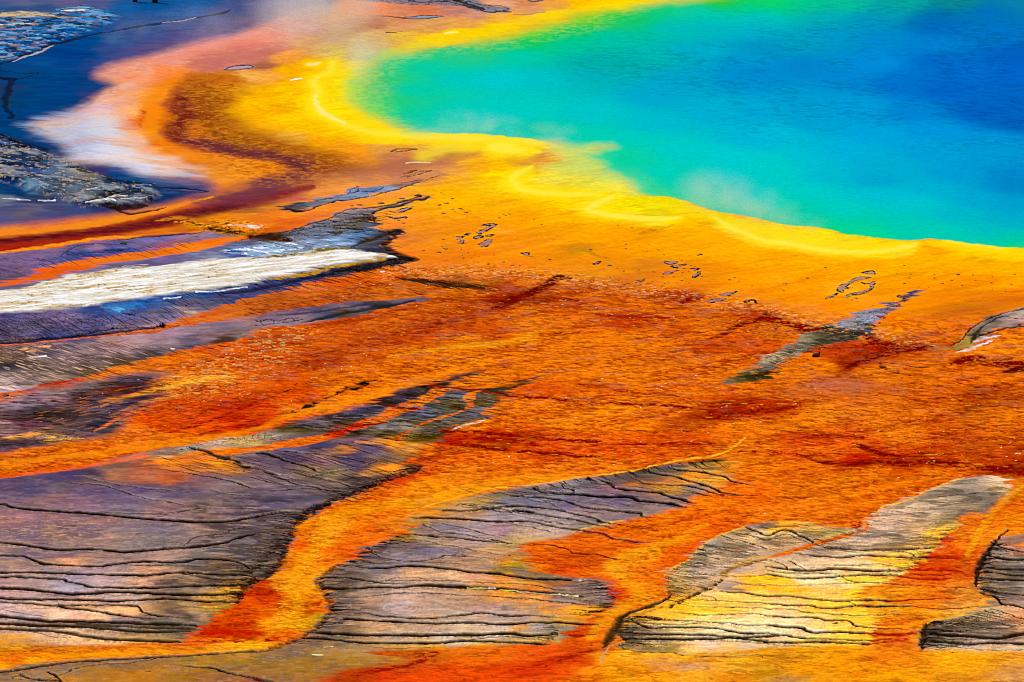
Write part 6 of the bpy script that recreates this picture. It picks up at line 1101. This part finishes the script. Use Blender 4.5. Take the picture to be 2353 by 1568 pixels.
def comb_all(lay):
    r = np.random.RandomState(77)
    for ln in COMBS.strip().splitlines():
        e, sg, a, b, n, sl, st = ln.split('|'); c = curve(plan(e)); st = st.split()
        seg = np.hypot(np.diff(c[:, 0]), 3 * np.diff(c[:, 1])); cum = np.concatenate([[0], np.cumsum(seg)])
        for _ in range(int(n)):
            u = r.rand() * cum[-1]; k = min(np.searchsorted(cum, u), len(c) - 1)
            x = c[k, 0] + r.uniform(-5, 5); y = c[k, 1] + r.uniform(-3, 3)
            q = runnel(r, x, y, r.uniform(float(a), float(b)) ** 1.0 * r.rand() ** .5, float(sg), float(sl))
            W, m = stroke(q, float(st[0]) * r.uniform(1.0, 2.1), .4, 1)
            if W is not None: lay(W, st[1], m * float(st[2]) * r.uniform(.5, 1))
    for ln in FILLS.strip().splitlines():
        e, a, b, n, sl, st = ln.split('|'); P = [p[:2] for p in plan(e)]; st = st.split()
        xs = [p[0] for p in P]; ys = [p[1] for p in P]; k = 0; tries = 0
        while k < int(n) and tries < 6000:
            tries += 1; x = r.uniform(min(xs), max(xs)); y = r.uniform(min(ys), max(ys))
            if not in_poly(x, y, P): continue
            k += 1; L = r.uniform(float(a), float(b))
            q = runnel(r, x, y, L, 1, float(sl)); q[:, 2] = np.sin(np.linspace(.15, 3.0, len(q))) ** .5
            W, m = stroke(q, float(st[0]) * r.uniform(1.0, 1.9), .35, 0)
            if W is not None: lay(W, st[1], m * float(st[2]) * r.uniform(.4, 1))
# ------------------------------------------------------------------
# from plan to ground
CP, SP = math.cos(PITCH), math.sin(PITCH)
def ground(px, py):
    """plan point -> metres on the basin floor (z = 0)"""
    a = (np.asarray(px, float) - PW / 2) / FOC; b = -(np.asarray(py, float) - PH / 2) / FOC
    dz = -SP + b * CP; dy = CP + b * SP
    t = -CAM_H / dz
    return a * t, dy * t
def gp(px, py, z=0.0):
    x, y = ground(px, py); return Vector((float(x), float(y), z))
def unit(py):                     # metres per plan unit across, at that row
    x0, y0 = ground(0, py); x1, y1 = ground(1, py); return float(x1 - x0)

def tag(o, label=None, cat=None, group=None, kind=None):
    for k, v in (('label', label), ('category', cat), ('group', group), ('kind', kind)):
        if v: o[k] = v
    return o

# ---------------- materials ------------------------------------------------
def mat(name, col=(.5, .5, .5), rough=.7, spec=.3):
    m = bpy.data.materials.new(name); m.use_nodes = True
    b = m.node_tree.nodes['Principled BSDF']
    b.inputs['Base Color'].default_value = (*col, 1); b.inputs['Roughness'].default_value = rough
    b.inputs['Specular IOR Level'].default_value = spec
    return m, m.node_tree, b
def link(nt, a, b): nt.links.new(a, b)
def noise_colour(nt, b, c1, c2, scale, detail=4, space='Object'):
    tc = nt.nodes.new('ShaderNodeTexCoord'); n = nt.nodes.new('ShaderNodeTexNoise'); n.inputs['Scale'].default_value = scale
    n.inputs['Detail'].default_value = detail; r = nt.nodes.new('ShaderNodeValToRGB')
    r.color_ramp.elements[0].position = .35; r.color_ramp.elements[1].position = .65
    r.color_ramp.elements[0].color = (*c1, 1); r.color_ramp.elements[1].color = (*c2, 1)
    link(nt, tc.outputs[space], n.inputs['Vector']); link(nt, n.outputs['Fac'], r.inputs['Fac']); link(nt, r.outputs['Color'], b.inputs['Base Color'])
    bp = nt.nodes.new('ShaderNodeBump'); bp.inputs['Strength'].default_value = .5; link(nt, n.outputs['Fac'], bp.inputs['Height']); link(nt, bp.outputs['Normal'], b.inputs['Normal'])

def surface_material(name, rough_dry, rough_wet, spec, bump_scale, bump_dist, stretch, grain):
    m, nt, b = mat(name, spec=spec)
    at = nt.nodes.new('ShaderNodeAttribute'); at.attribute_name = 'pigment'
    wt = nt.nodes.new('ShaderNodeAttribute'); wt.attribute_name = 'wet'
    geo = nt.nodes.new('ShaderNodeNewGeometry')
    mp = nt.nodes.new('ShaderNodeMapping'); mp.inputs['Scale'].default_value = stretch
    n = nt.nodes.new('ShaderNodeTexNoise'); n.inputs['Scale'].default_value = bump_scale; n.inputs['Detail'].default_value = 5; n.inputs['Roughness'].default_value = .65
    link(nt, geo.outputs['Position'], mp.inputs['Vector']); link(nt, mp.outputs[0], n.inputs['Vector'])
    mr = nt.nodes.new('ShaderNodeMapRange'); mr.inputs['From Min'].default_value = .25; mr.inputs['From Max'].default_value = .75
    mr.inputs['To Min'].default_value = -grain; mr.inputs['To Max'].default_value = grain
    gm = nt.nodes.new('ShaderNodeMath'); gm.operation = 'MULTIPLY_ADD'; gm.inputs[2].default_value = 1
    link(nt, n.outputs['Fac'], mr.inputs['Value'])
    mx = nt.nodes.new('ShaderNodeVectorMath'); mx.operation = 'SCALE'
    link(nt, at.outputs['Color'], mx.inputs[0]); link(nt, mr.outputs[0], gm.inputs[0]); link(nt, wt.outputs['Fac'], gm.inputs[1]); link(nt, gm.outputs[0], mx.inputs['Scale']); link(nt, mx.outputs[0], b.inputs['Base Color'])
    bp = nt.nodes.new('ShaderNodeBump'); bp.inputs['Distance'].default_value = bump_dist; bp.inputs['Strength'].default_value = .6
    link(nt, n.outputs['Fac'], bp.inputs['Height']); link(nt, bp.outputs['Normal'], b.inputs['Normal'])
    rr = nt.nodes.new('ShaderNodeMapRange'); rr.inputs['To Min'].default_value = rough_dry; rr.inputs['To Max'].default_value = rough_wet
    link(nt, wt.outputs['Fac'], rr.inputs['Value']); link(nt, rr.outputs[0], b.inputs['Roughness'])
    return m, nt, b

# ---------------- the basin floor --------------------------------------------
C, H, POOLM, WET, BLUEM = paint()
C = np.clip(C / WHITE, 0, .95)

def sheet(name, gx, gy, col, z, wet, keep=None, alpha=None, mtl=None):
    nx, ny = len(gx), len(gy)
    PXX, PYY = np.meshgrid(gx, gy)
    wx, wy = ground(PXX, PYY)
    V = np.stack([wx, wy, z], -1).reshape(-1, 3).astype(np.float32)
    I = np.arange(nx * ny, dtype=np.int32).reshape(ny, nx)
    F = np.stack([I[:-1, :-1], I[1:, :-1], I[1:, 1:], I[:-1, 1:]], -1)
    if keep is not None:
        F = F[(keep[:-1, :-1] | keep[1:, :-1] | keep[1:, 1:] | keep[:-1, 1:])]
        F = F.reshape(-1, 4); used = np.unique(F); remap = np.full(nx * ny, -1, np.int32); remap[used] = np.arange(len(used))
        F = remap[F]; V = V[used]
    else:
        F = F.reshape(-1, 4); used = slice(None)
    me = bpy.data.meshes.new(name)
    me.vertices.add(len(V)); me.vertices.foreach_set('co', V.ravel())
    me.loops.add(F.size); me.loops.foreach_set('vertex_index', F.ravel().astype(np.int32))
    me.polygons.add(len(F)); me.polygons.foreach_set('loop_start', np.arange(0, F.size, 4, dtype=np.int32))
    me.update(calc_edges=True)
    me.polygons.foreach_set('use_smooth', np.ones(len(F), bool))
    ca = me.attributes.new('pigment', 'FLOAT_COLOR', 'POINT')
    cc = np.concatenate([col.reshape(-1, 3)[used], np.ones((len(V), 1), np.float32)], 1).astype(np.float32)
    ca.data.foreach_set('color', cc.ravel())
    wa = me.attributes.new('wet', 'FLOAT', 'POINT'); wa.data.foreach_set('value', wet.reshape(-1)[used].astype(np.float32).ravel())
    if alpha is not None:
        aa = me.attributes.new('depth', 'FLOAT', 'POINT'); aa.data.foreach_set('value', alpha.reshape(-1)[used].astype(np.float32).ravel())
    o = bpy.data.objects.new(name, me); scene.collection.objects.link(o); me.materials.append(mtl)
    return o

m_ground, nt, b = surface_material('microbial mat and sinter', .9, .6, .0, 9.0, .03, (.22, .5, 1), .45)
# one sheet, finely divided where the pigments change, coarse out to the horizon
def mirror(v, G):               # beyond the survey the same pattern carries on, folded back
    L = G[-1] - G[0]; q = np.mod(np.asarray(v, float) - G[0], 2 * L); q = np.where(q > L, 2 * L - q, q)
    return np.clip(np.round(q / STEP).astype(int), 0, len(G) - 1)
xl = np.concatenate([[-60000, -20000, -8000, -5000, -3500], np.arange(-2600, -900, 30), np.arange(-900, GX[0] - 2, 5.)])
xr = np.concatenate([np.arange(GX[-1] + 4, 3250, 5.), np.arange(3280, 5000, 30), [6000, 8000, 12000, 25000, 60000]])
yt = np.concatenate([[-1066, -1040, -980, -880, -720], np.arange(-600, GY[0] - 2, 6.)])
yb = np.concatenate([np.arange(GY[-1] + 4, 2100, 5.), [2160, 2400, 3000, 4200, 7000, 14000]])
egx = np.concatenate([xl, GX, xr]); egy = np.concatenate([yt, GY, yb])
IX = mirror(egx, GX); IY = mirror(egy, GY)
def ext(Z, iy=IY, ix=IX): return Z[np.ix_(iy, ix)]
eH, eW, eC = ext(H), ext(WET), ext(C)
g = sheet('ground', egx, egy, eC, eH, eW, mtl=m_ground)
tag(g, kind='structure')

# pool: one water surface, clear at its margin, deep blue in the middle
m_pool, nt, b = surface_material('hot spring water', .4, .3, .0, 1.6, .10, (.6, 1.6, 1), .05)
pi = (egx > 500) & (egx < 5000); pj = (egy < 700)
px_, py_ = IX[pi], IY[pj]
wM = POOLM[np.ix_(py_, px_)]
rip = (.02 * (fbm(14, 3, 191, 2) - .5))[np.ix_(py_, px_)] * smooth(.6, 1, wM)
w = sheet('pool_water', egx[pi], egy[pj], C[np.ix_(py_, px_)], H[np.ix_(py_, px_)] + rip + .004, np.full(wM.shape, .1), keep=wM > .5, mtl=m_pool)
tag(w, kind='structure')
# thin runoff sheet over dark sinter, its blue a painted sky reflection
m_thin, nt, b = surface_material('runoff with painted sky reflection', .4, .35, .0, 2.5, .03, (.6, 1.4, 1), .06)
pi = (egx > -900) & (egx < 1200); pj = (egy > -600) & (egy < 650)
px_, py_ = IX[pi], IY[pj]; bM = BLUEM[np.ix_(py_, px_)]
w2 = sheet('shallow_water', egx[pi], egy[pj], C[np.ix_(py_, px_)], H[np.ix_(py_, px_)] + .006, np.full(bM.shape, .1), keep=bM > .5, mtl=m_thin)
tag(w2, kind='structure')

# ---------------- loose things ------------------------------------------------
rnd = random.Random(5)
def new_obj(name, me, m, parent=None):
    o = bpy.data.objects.new(name, me); scene.collection.objects.link(o)
    if m and not me.materials: me.materials.append(m)
    if parent: o.parent = parent
    return o
def ht(px, py):                 # floor height under a plan point
    i = int(min(max((px - GX[0]) / STEP, 0), NXg - 1)); j = int(min(max((py - GY[0]) / STEP, 0), NYg - 1))
    return float(H[j, i])

def stone_mesh(name, seed, flat=.5, sub=2, rough=.3):
    bm = bmesh.new(); bmesh.ops.create_icosphere(bm, subdivisions=sub, radius=1)
    r = np.random.RandomState(seed); k = r.randn(6, 3) * 1.6; ph = r.rand(6) * 6
    for v in bm.verts:
        d = 1 + rough * sum(math.sin(k[i].dot(v.co) + ph[i]) for i in range(6)) / 3
        v.co = v.co * d; v.co.z = max(v.co.z, -.45) * flat
    me = bpy.data.meshes.new(name); bm.to_mesh(me); bm.free()
    for p in me.polygons: p.use_smooth = False
    return me

m_white, nt, b = mat('white sinter', rough=.8); noise_colour(nt, b, (.95, .88, .72), (.8, .68, .48), 1.5)
m_dark, nt, b = mat('dark rock', rough=.7); noise_colour(nt, b, (.012, .008, .006), (.05, .02, .01), 2.0)
m_flake, nt, b = mat('dark crust', rough=.7); noise_colour(nt, b, (.07, .012, .006), (.02, .006, .005), 6.0)
m_pale, nt, b = mat('pale crust', rough=.8); noise_colour(nt, b, (.45, .32, .22), (.2, .1, .05), 5.0)
m_grass, nt, b = mat('dry green blades', rough=.6); noise_colour(nt, b, (.012, .02, .004), (.06, .05, .01), 6.0)
m_mound, nt, b = mat('wet dark soil', rough=.6); noise_colour(nt, b, (.01, .01, .004), (.06, .03, .008), 4.0)

STONES = """@22 1655,322,14 808,350,14 1375,396,13 1340,420,9 1925,595,14 1610,912,13 975,915,9 1070,1000,9 1155,608,12 575,703,12 550,703,9 415,873,11 915,1122,11 2230,742,15 1760,831,9 860,660,8 165,493,9 485,518,9 1500,652,9 2268,1555,12 1520,820,8 1990,755,10 1300,440,10 1340,447,8 1050,462,7 1075,545,9 960,875,8 1155,915,9 1880,605,8 2200,605,8 230,560,6 310,608,6 740,657,7 810,863,7 1120,1000,7 640,372,6 585,405,6 900,478,7
@23 250,578,11 232,579,8 1378,657,8 1340,730,10 990,808,11 790,846,10 530,837,9 1575,820,9 2090,970,14 2228,1021,17 2258,1022,11 1490,1083,12 1425,1102,11 1270,1118,8 2220,1085,11 1140,972,9 1265,1350,11 1243,1349,7 937,1262,9 1170,1234,10 90,1276,8 2140,1045,11 1325,912,8 2170,918,8 2210,883,8 1885,582,8 2215,625,7 425,442,8 470,475,7 1635,505,6 1360,1003,7 1570,1020,7 1740,1035,7 2070,820,8 2090,950,8 1530,880,7 935,735,6 460,570,8 480,90,9 240,560,6 1450,968,6 1215,1060,7 1010,1128,6 1420,1150,7 2060,1145,7 365,1428,6 625,1402,6
@21 55,103,14 155,225,8 360,230,9 480,247,11 610,263,10 770,268,10 860,300,12 845,299,8 545,340,10 520,344,8 500,348,10 420,232,7 620,220,9 770,240,9 855,245,11 990,140,9 1275,152,10 1965,205,8 75,488,9 190,410,8 310,362,8 715,543,8 600,335,7 320,545,7 365,518,7 2270,1052,13 2125,1103,10 970,125,7 905,270,7 700,318,6 170,300,7 940,200,6 1180,165,6
@20 2030,130,13 2100,125,12 2095,225,15 1710,182,8 1570,335,14 2030,500,11 2150,487,11 2220,495,13 2170,510,9 1980,548,9 1830,550,11 1590,490,11 1600,628,9 1740,685,8 1880,365,9 2110,335,9 1960,590,11 1185,625,7 980,655,9 720,525,8 920,490,9 1550,690,7 1480,770,6 1380,545,8 1240,360,8 1720,330,8 1800,170,7 2240,490,9 2190,465,8 555,710,6 370,738,6
@11 935,1022,9 1060,1030,11 1135,980,9 1205,1030,11 1530,1040,9 485,1083,10 630,1080,9 2080,1110,10 1715,1222,9 2265,1322,11 1750,1050,9 1440,1215,7 845,1455,8 690,1500,8 780,1140,7 1025,1310,7 1330,1285,7 1820,1280,7 1290,1300,7
@12 345,1393,11 755,1240,11 455,1213,12 1290,1170,9 400,1408,7 1095,1400,9 800,1380,8 480,1168,9 650,1085,9 1700,1160,9 2040,1355,10 2120,1452,11 1450,1320,10 1880,1245,9 270,1410,7 350,1215,7 1460,1360,9 1060,1325,8 1040,1300,7 900,1300,8 560,1000,8 610,1030,8 780,1050,8 850,1105,9 300,960,9 350,962,8 540,990,7 1130,1080,7 1190,1095,7
@32 2268,57,13 2025,150,8 1300,560,5"""
smeshes = [stone_mesh('white_stone_mesh', s, .6, 1, .35) for s in range(5)]
for i, (px, py, s) in enumerate(plan(STONES)):
    s = float(s) * KS * 1.45
    u = unit(py) * s * .62
    o = new_obj('white_stone', smeshes[i % 5], m_white)
    o.location = gp(px, py, ht(px, py)); o.scale = (u, u * 1.3, u * 1.1); o.rotation_euler = (0, 0, rnd.uniform(0, 6.28))
    tag(o, 'small angular white sinter stone lying on the speckled orange mat', 'stone', 'white sinter stones scattered on the orange mat')

def outline_slab(name, seed, irregular=.35, n=22, th=.35):
    r = np.random.RandomState(seed); k = [r.rand() * 6.28 for _ in range(4)]
    bm = bmesh.new(); top = []; bot = []
    for i in range(n):
        a = 2 * math.pi * i / n
        rad = 1 + irregular * (math.sin(2 * a + k[0]) * .5 + math.sin(3 * a + k[1]) * .5 + math.sin(5 * a + k[2]) * .35 + math.sin(7 * a + k[3]) * .25)
        top.append(bm.verts.new((math.cos(a) * rad * .9, math.sin(a) * rad * .9, th))); bot.append(bm.verts.new((math.cos(a) * rad, math.sin(a) * rad, -.3)))
    bm.faces.new(top); 
    for i in range(n): bm.faces.new((bot[i], bot[(i + 1) % n], top[(i + 1) % n], top[i]))
    me = bpy.data.meshes.new(name); bm.to_mesh(me); bm.free(); return me
fmeshes = [outline_slab('crust_flake_mesh', s) for s in range(7)]
for i, (px, py, s) in enumerate(plan(FLAKES)):
    s = float(s) * KS * 1.2; u = unit(py) * s * .5
    o = new_obj('crust_flake', fmeshes[i % 7], m_flake)
    asp = 1.1 if s < 4 else .75
    o.location = gp(px, py, ht(px, py)); o.scale = (u, u * asp * 1.5, .05); o.rotation_euler = (0, 0, rnd.uniform(-.25, .35))
    tag(o, 'thin dark brown crust flake lying on the smooth yellow-orange mat', 'crust flake', 'dark crust flakes scattered on the smooth yellow-orange mat')

# single rocks, each at its place
ROCKS = [
 ('rock', '@11 2082,848', 19, .9, m_dark, 'round black rock in a red ring on smooth orange mat above the speckled front'),
 ('rock', '@11 1332,570', 18, .7, m_dark, 'small black rock beside the tip of the blue-grey wedge'),
 ('rock', '@11 1858,793', 16, .6, m_dark, 'dark red-black rock on orange mat among scattered flakes'),
 ('rock', '@21 1390,247', 34, .35, m_dark, 'long flat black rock on orange mat above the dark runnels'),
 ('rock', '@21 365,396', 14, .5, m_dark, 'left of two small black rocks above the dark runnels'),
 ('rock', '@21 447,394', 20, .5, m_dark, 'right of two small black rocks above the dark runnels'),
 ('rock', '@22 776,374', 25, .4, m_dark, 'flat black rock next to a white stone in middle of the orange mat'),
 ('rock', '@13 1702,941', 32, .45, m_dark, 'black flat rock alone on yellow mat near the pool at right'),
 ('rock', '@20 50,504', 52, .5, m_dark, 'long black rock in the thin orange stream at the left edge'),
 ('mound', '@10 1005,1420', 38, .4, m_mound, 'low dark mound on the rim above the thin orange stream'),
 ('rock', '@10 1870,977', 17, .7, m_dark, 'small black rock alone on the white sinter bar'),
 ('rock', '@33 605,1045', 22, .3, m_dark, 'flat black rock on pale terrace in the fan at lower right'),
 ('rock', '@23 280,783', 20, .5, m_dark, 'black rock, left of a pair on bright orange mat at right'),
 ('rock', '@23 347,788', 14, .5, m_dark, 'small black rock, right of a pair on bright orange mat at right'),
 ('rock', '@10 1660,1222', 24, .6, m_mound, 'brown rock on purple-grey sinter below the white bar'),
 ('rock', '@10 1385,124', 28, .5, m_pale, 'pale brown rock standing in blue shallow water by the orange mat'),
 ('rock', '@13 155,1021', 34, .25, m_pale, 'pale brown round slab on yellow-orange mat left of the looped crust'),
 ('rock', '@12 748,838', 34, .2, m_pale, 'pale tilted slab rimmed with white on the orange mat'),
]
for i, (nm, pos, s, flat, mt, lab) in enumerate(ROCKS):
    if not s: continue
    (px, py) = plan(pos)[0][:2]
    u = unit(py) * s * KS * .55
    o = new_obj(nm, stone_mesh(nm + '_mesh', 40 + i, 1.0, 3, .25), mt)
    for p in o.data.polygons: p.use_smooth = True
    o.location = gp(px, py, ht(px, py)); o.scale = (u, u * .9, u * flat * 1.2)
    tag(o, lab, nm)

def tuft(pos, w, h, label, n=60, seed=1):
    px, py = plan(pos)[0][:2]; u = unit(py); r = random.Random(seed)
    root = bpy.data.objects.new('grass_tuft', None); scene.collection.objects.link(root); root.location = gp(px, py, ht(px, py))
    tag(root, label, 'grass tuft')
    bm = bmesh.new()
    for _ in range(n):
        a = r.uniform(0, 6.28); d = r.random() ** .5 * w * u * .5; bx, by = math.cos(a) * d, math.sin(a) * d
        hh = h * u * r.uniform(.5, 1.1); lx = math.cos(a) * hh * r.uniform(.1, .6); ly = math.sin(a) * hh * r.uniform(.1, .6); wd = .02
        q = r.uniform(0, 3.14); ox, oy = math.cos(q) * wd, math.sin(q) * wd; prev = None
        for t in (0, .35, .7, 1):
            f = 1 - t * .9; cx = bx + lx * t * t; cy = by + ly * t * t; z = hh * (t - .15 * t * t)
            a1 = bm.verts.new((cx - ox * f, cy - oy * f, z)); a2 = bm.verts.new((cx + ox * f, cy + oy * f, z))
            if prev: bm.faces.new((prev[0], prev[1], a2, a1))
            prev = (a1, a2)
    me = bpy.data.meshes.new('blades_mesh'); bm.to_mesh(me); bm.free(); new_obj('blades', me, m_grass, root)
    md = new_obj('root_mound', stone_mesh('root_mound_mesh', seed, .4, 2, .2), m_mound, root); md.scale = (w * u * .6, w * u * .7, .1)
    return root
tuft('@10 1456,1408', 12, 12, 'larger dark green grass tuft in the thin orange stream', 110, 3)
tuft('@10 1414,1412', 7, 7, 'smaller grass tuft just left of the larger one in the orange stream', 60, 4)
tuft('@10 1105,670', 14, 4.5, 'low dark tuft on purple-grey sinter between two orange bands', 90, 5)

def tube(bm, p, r, n=8):
    rings = []
    for i, (c, rad) in enumerate(zip(p, r)):
        c = Vector(c); d = (Vector(p[min(i + 1, len(p) - 1)]) - Vector(p[max(i - 1, 0)])).normalized()
        s = d.cross(Vector((.3, .2, 1))).normalized(); t = d.cross(s)
        rings.append([bm.verts.new(c + (s * math.cos(a) + t * math.sin(a)) * rad) for a in [2 * math.pi * k / n for k in range(n)]])
    for a, bb in zip(rings, rings[1:]):
        for k in range(n): bm.faces.new((a[k], a[(k + 1) % n], bb[(k + 1) % n], bb[k]))
    bm.faces.new(rings[0][::-1]); bm.faces.new(rings[-1])
# driftwood log with a stub
px, py = plan('@23 430,150')[0][:2]; u = unit(py)
root = bpy.data.objects.new('driftwood_log', None); scene.collection.objects.link(root); root.location = gp(px, py, ht(px, py))
tag(root, 'black driftwood log with upright stub on orange mat near the cracked grey spur', 'log')
bm = bmesh.new(); L = 20 * u / 2
tube(bm, [(-L * .85, 0, .04), (-L * .4, .05, .09), (0, 0, .1), (L * .5, -.03, .11), (L * .8, 0, .12)], [.05, .09, .1, .1, .07]); me = bpy.data.meshes.new('trunk_mesh'); bm.to_mesh(me); bm.free(); new_obj('trunk', me, m_dark, root)
bm = bmesh.new(); tube(bm, [(L * .7, 0, .08), (L * .74, 0, .2), (L * .72, .02, .33)], [.06, .05, .02]); me = bpy.data.meshes.new('stub_mesh'); bm.to_mesh(me); bm.free(); new_obj('branch_stub', me, m_dark, root)
# dead snags at the far shore, cut by the top of the photograph
for pos, lab, sc, seed in (('@00 1385,22', 'black dead tree snag standing in blue water at top edge', 1.0, 1), ('@00 1208,14', 'purplish dead snag left of the black one at top edge', .8, 2)):
    px, py = plan(pos)[0][:2]; r = random.Random(seed)
    root = bpy.data.objects.new('dead_snag', None); scene.collection.objects.link(root); root.location = gp(px, py, 0)
    tag(root, lab, 'dead tree')
    bm = bmesh.new(); tube(bm, [(0, 0, -.1), (.03, 0, .3), (-.05, 0, 1.0), (.05, 0, 1.9), (.1, 0, 2.6)], [.34 * sc, .27 * sc, .2 * sc, .13, .03], 12); me = bpy.data.meshes.new('snag_trunk'); bm.to_mesh(me); bm.free()
    new_obj('trunk', me, m_dark, root)
    for _ in range(5):
        z = r.uniform(.5, 2.2); a = r.uniform(0, 6.28); bm = bmesh.new()
        tube(bm, [(0, 0, z), (math.cos(a) * .4, math.sin(a) * .4, z + .2), (math.cos(a) * .7, math.sin(a) * .7, z + .5)], [.07, .05, .01], 6); me = bpy.data.meshes.new('snag_branch'); bm.to_mesh(me); bm.free()
        new_obj('branch', me, m_dark, root)

# ---------------- steam over the hot water -------------------------------------
def steam_mat(dens, seed, scale=1.6, thr=.36):
    m = bpy.data.materials.new('steam'); m.use_nodes = True; nt = m.node_tree; nt.nodes.clear()
    out = nt.nodes.new('ShaderNodeOutputMaterial'); v = nt.nodes.new('ShaderNodeVolumePrincipled')
    v.inputs['Color'].default_value = (.92, .92, .92, 1); v.inputs['Anisotropy'].default_value = .2
    tc = nt.nodes.new('ShaderNodeTexCoord'); ln = nt.nodes.new('ShaderNodeVectorMath'); ln.operation = 'LENGTH'
    link(nt, tc.outputs['Object'], ln.inputs[0])
    fall = nt.nodes.new('ShaderNodeMapRange'); fall.interpolation_type = 'SMOOTHSTEP'; fall.inputs['From Min'].default_value = .98; fall.inputs['From Max'].default_value = .15
    link(nt, ln.outputs['Value'], fall.inputs['Value'])
    mp = nt.nodes.new('ShaderNodeMapping'); mp.inputs['Location'].default_value = (seed * 3.1, seed, 0); mp.inputs['Rotation'].default_value = (0, .6, 0); mp.inputs['Scale'].default_value = (1.2, 1, .6); n = nt.nodes.new('ShaderNodeTexNoise'); n.inputs['Scale'].default_value = scale; n.inputs['Detail'].default_value = 4
    link(nt, tc.outputs['Object'], mp.inputs['Vector']); link(nt, mp.outputs[0], n.inputs['Vector'])
    nr = nt.nodes.new('ShaderNodeMapRange'); nr.interpolation_type = 'SMOOTHSTEP'; nr.inputs['From Min'].default_value = thr; nr.inputs['From Max'].default_value = thr + .3
    link(nt, n.outputs['Fac'], nr.inputs['Value'])
    mu = nt.nodes.new('ShaderNodeMath'); mu.operation = 'MULTIPLY'; link(nt, fall.outputs[0], mu.inputs[0]); link(nt, nr.outputs[0], mu.inputs[1])
    m2 = nt.nodes.new('ShaderNodeMath'); m2.operation = 'MULTIPLY'; m2.inputs[1].default_value = dens; link(nt, mu.outputs[0], m2.inputs[0])
    link(nt, m2.outputs[0], v.inputs['Density']); link(nt, v.outputs[0], out.inputs['Volume'])
    return m
# base on the shore, width, height (plan units), depth (m), density, noise scale
STEAM = [
 ('@01 1880,1205', 200, 50, 8, .07, 1.3), ('@01 2180,1225', 170, 40, 7, .07, 1.5), ('@02 330,1310', 200, 46, 7, .07, 1.4),
 ('@12 1830,385', 240, 96, 8, .085, 1.2), ('@12 2200,460', 220, 66, 8, .08, 1.3), ('@13 60,480', 170, 46, 7, .08, 1.4), ('@13 320,530', 150, 20, 5, .09, 1.6),
 ('@12 1000,190', 180, 34, 7, .08, 1.4), ('@01 1000,700', 150, 110, 14, .07, 1.1), ('@01 550,420', 380, 170, 25, .075, 1.2), ('@01 300,250', 230, 120, 20, .05, 1.3), ('@00 1750,430', 300, 90, 18, .04, 1.3), ('@00 1150,420', 150, 60, 10, .04, 1.3), ('@01 900,120', 330, 70, 30, .04, 1.3), ('@00 900,1250', 150, 70, 9, .06, 1.2),
]
for i, (pos, w_, h_, dep, dens, sc) in enumerate(STEAM):
    px, py = plan(pos)[0][:2]; u = unit(py)
    bm = bmesh.new(); bmesh.ops.create_icosphere(bm, subdivisions=3, radius=1); me = bpy.data.meshes.new('steam_mesh'); bm.to_mesh(me); bm.free()
    o = new_obj('steam', me, steam_mat(dens, i + 1, sc)); o.location = gp(px, py, h_ * u * .5 + .1); o.scale = (w_ * u / 2, dep, h_ * u * .5)
    tag(o, kind='stuff')
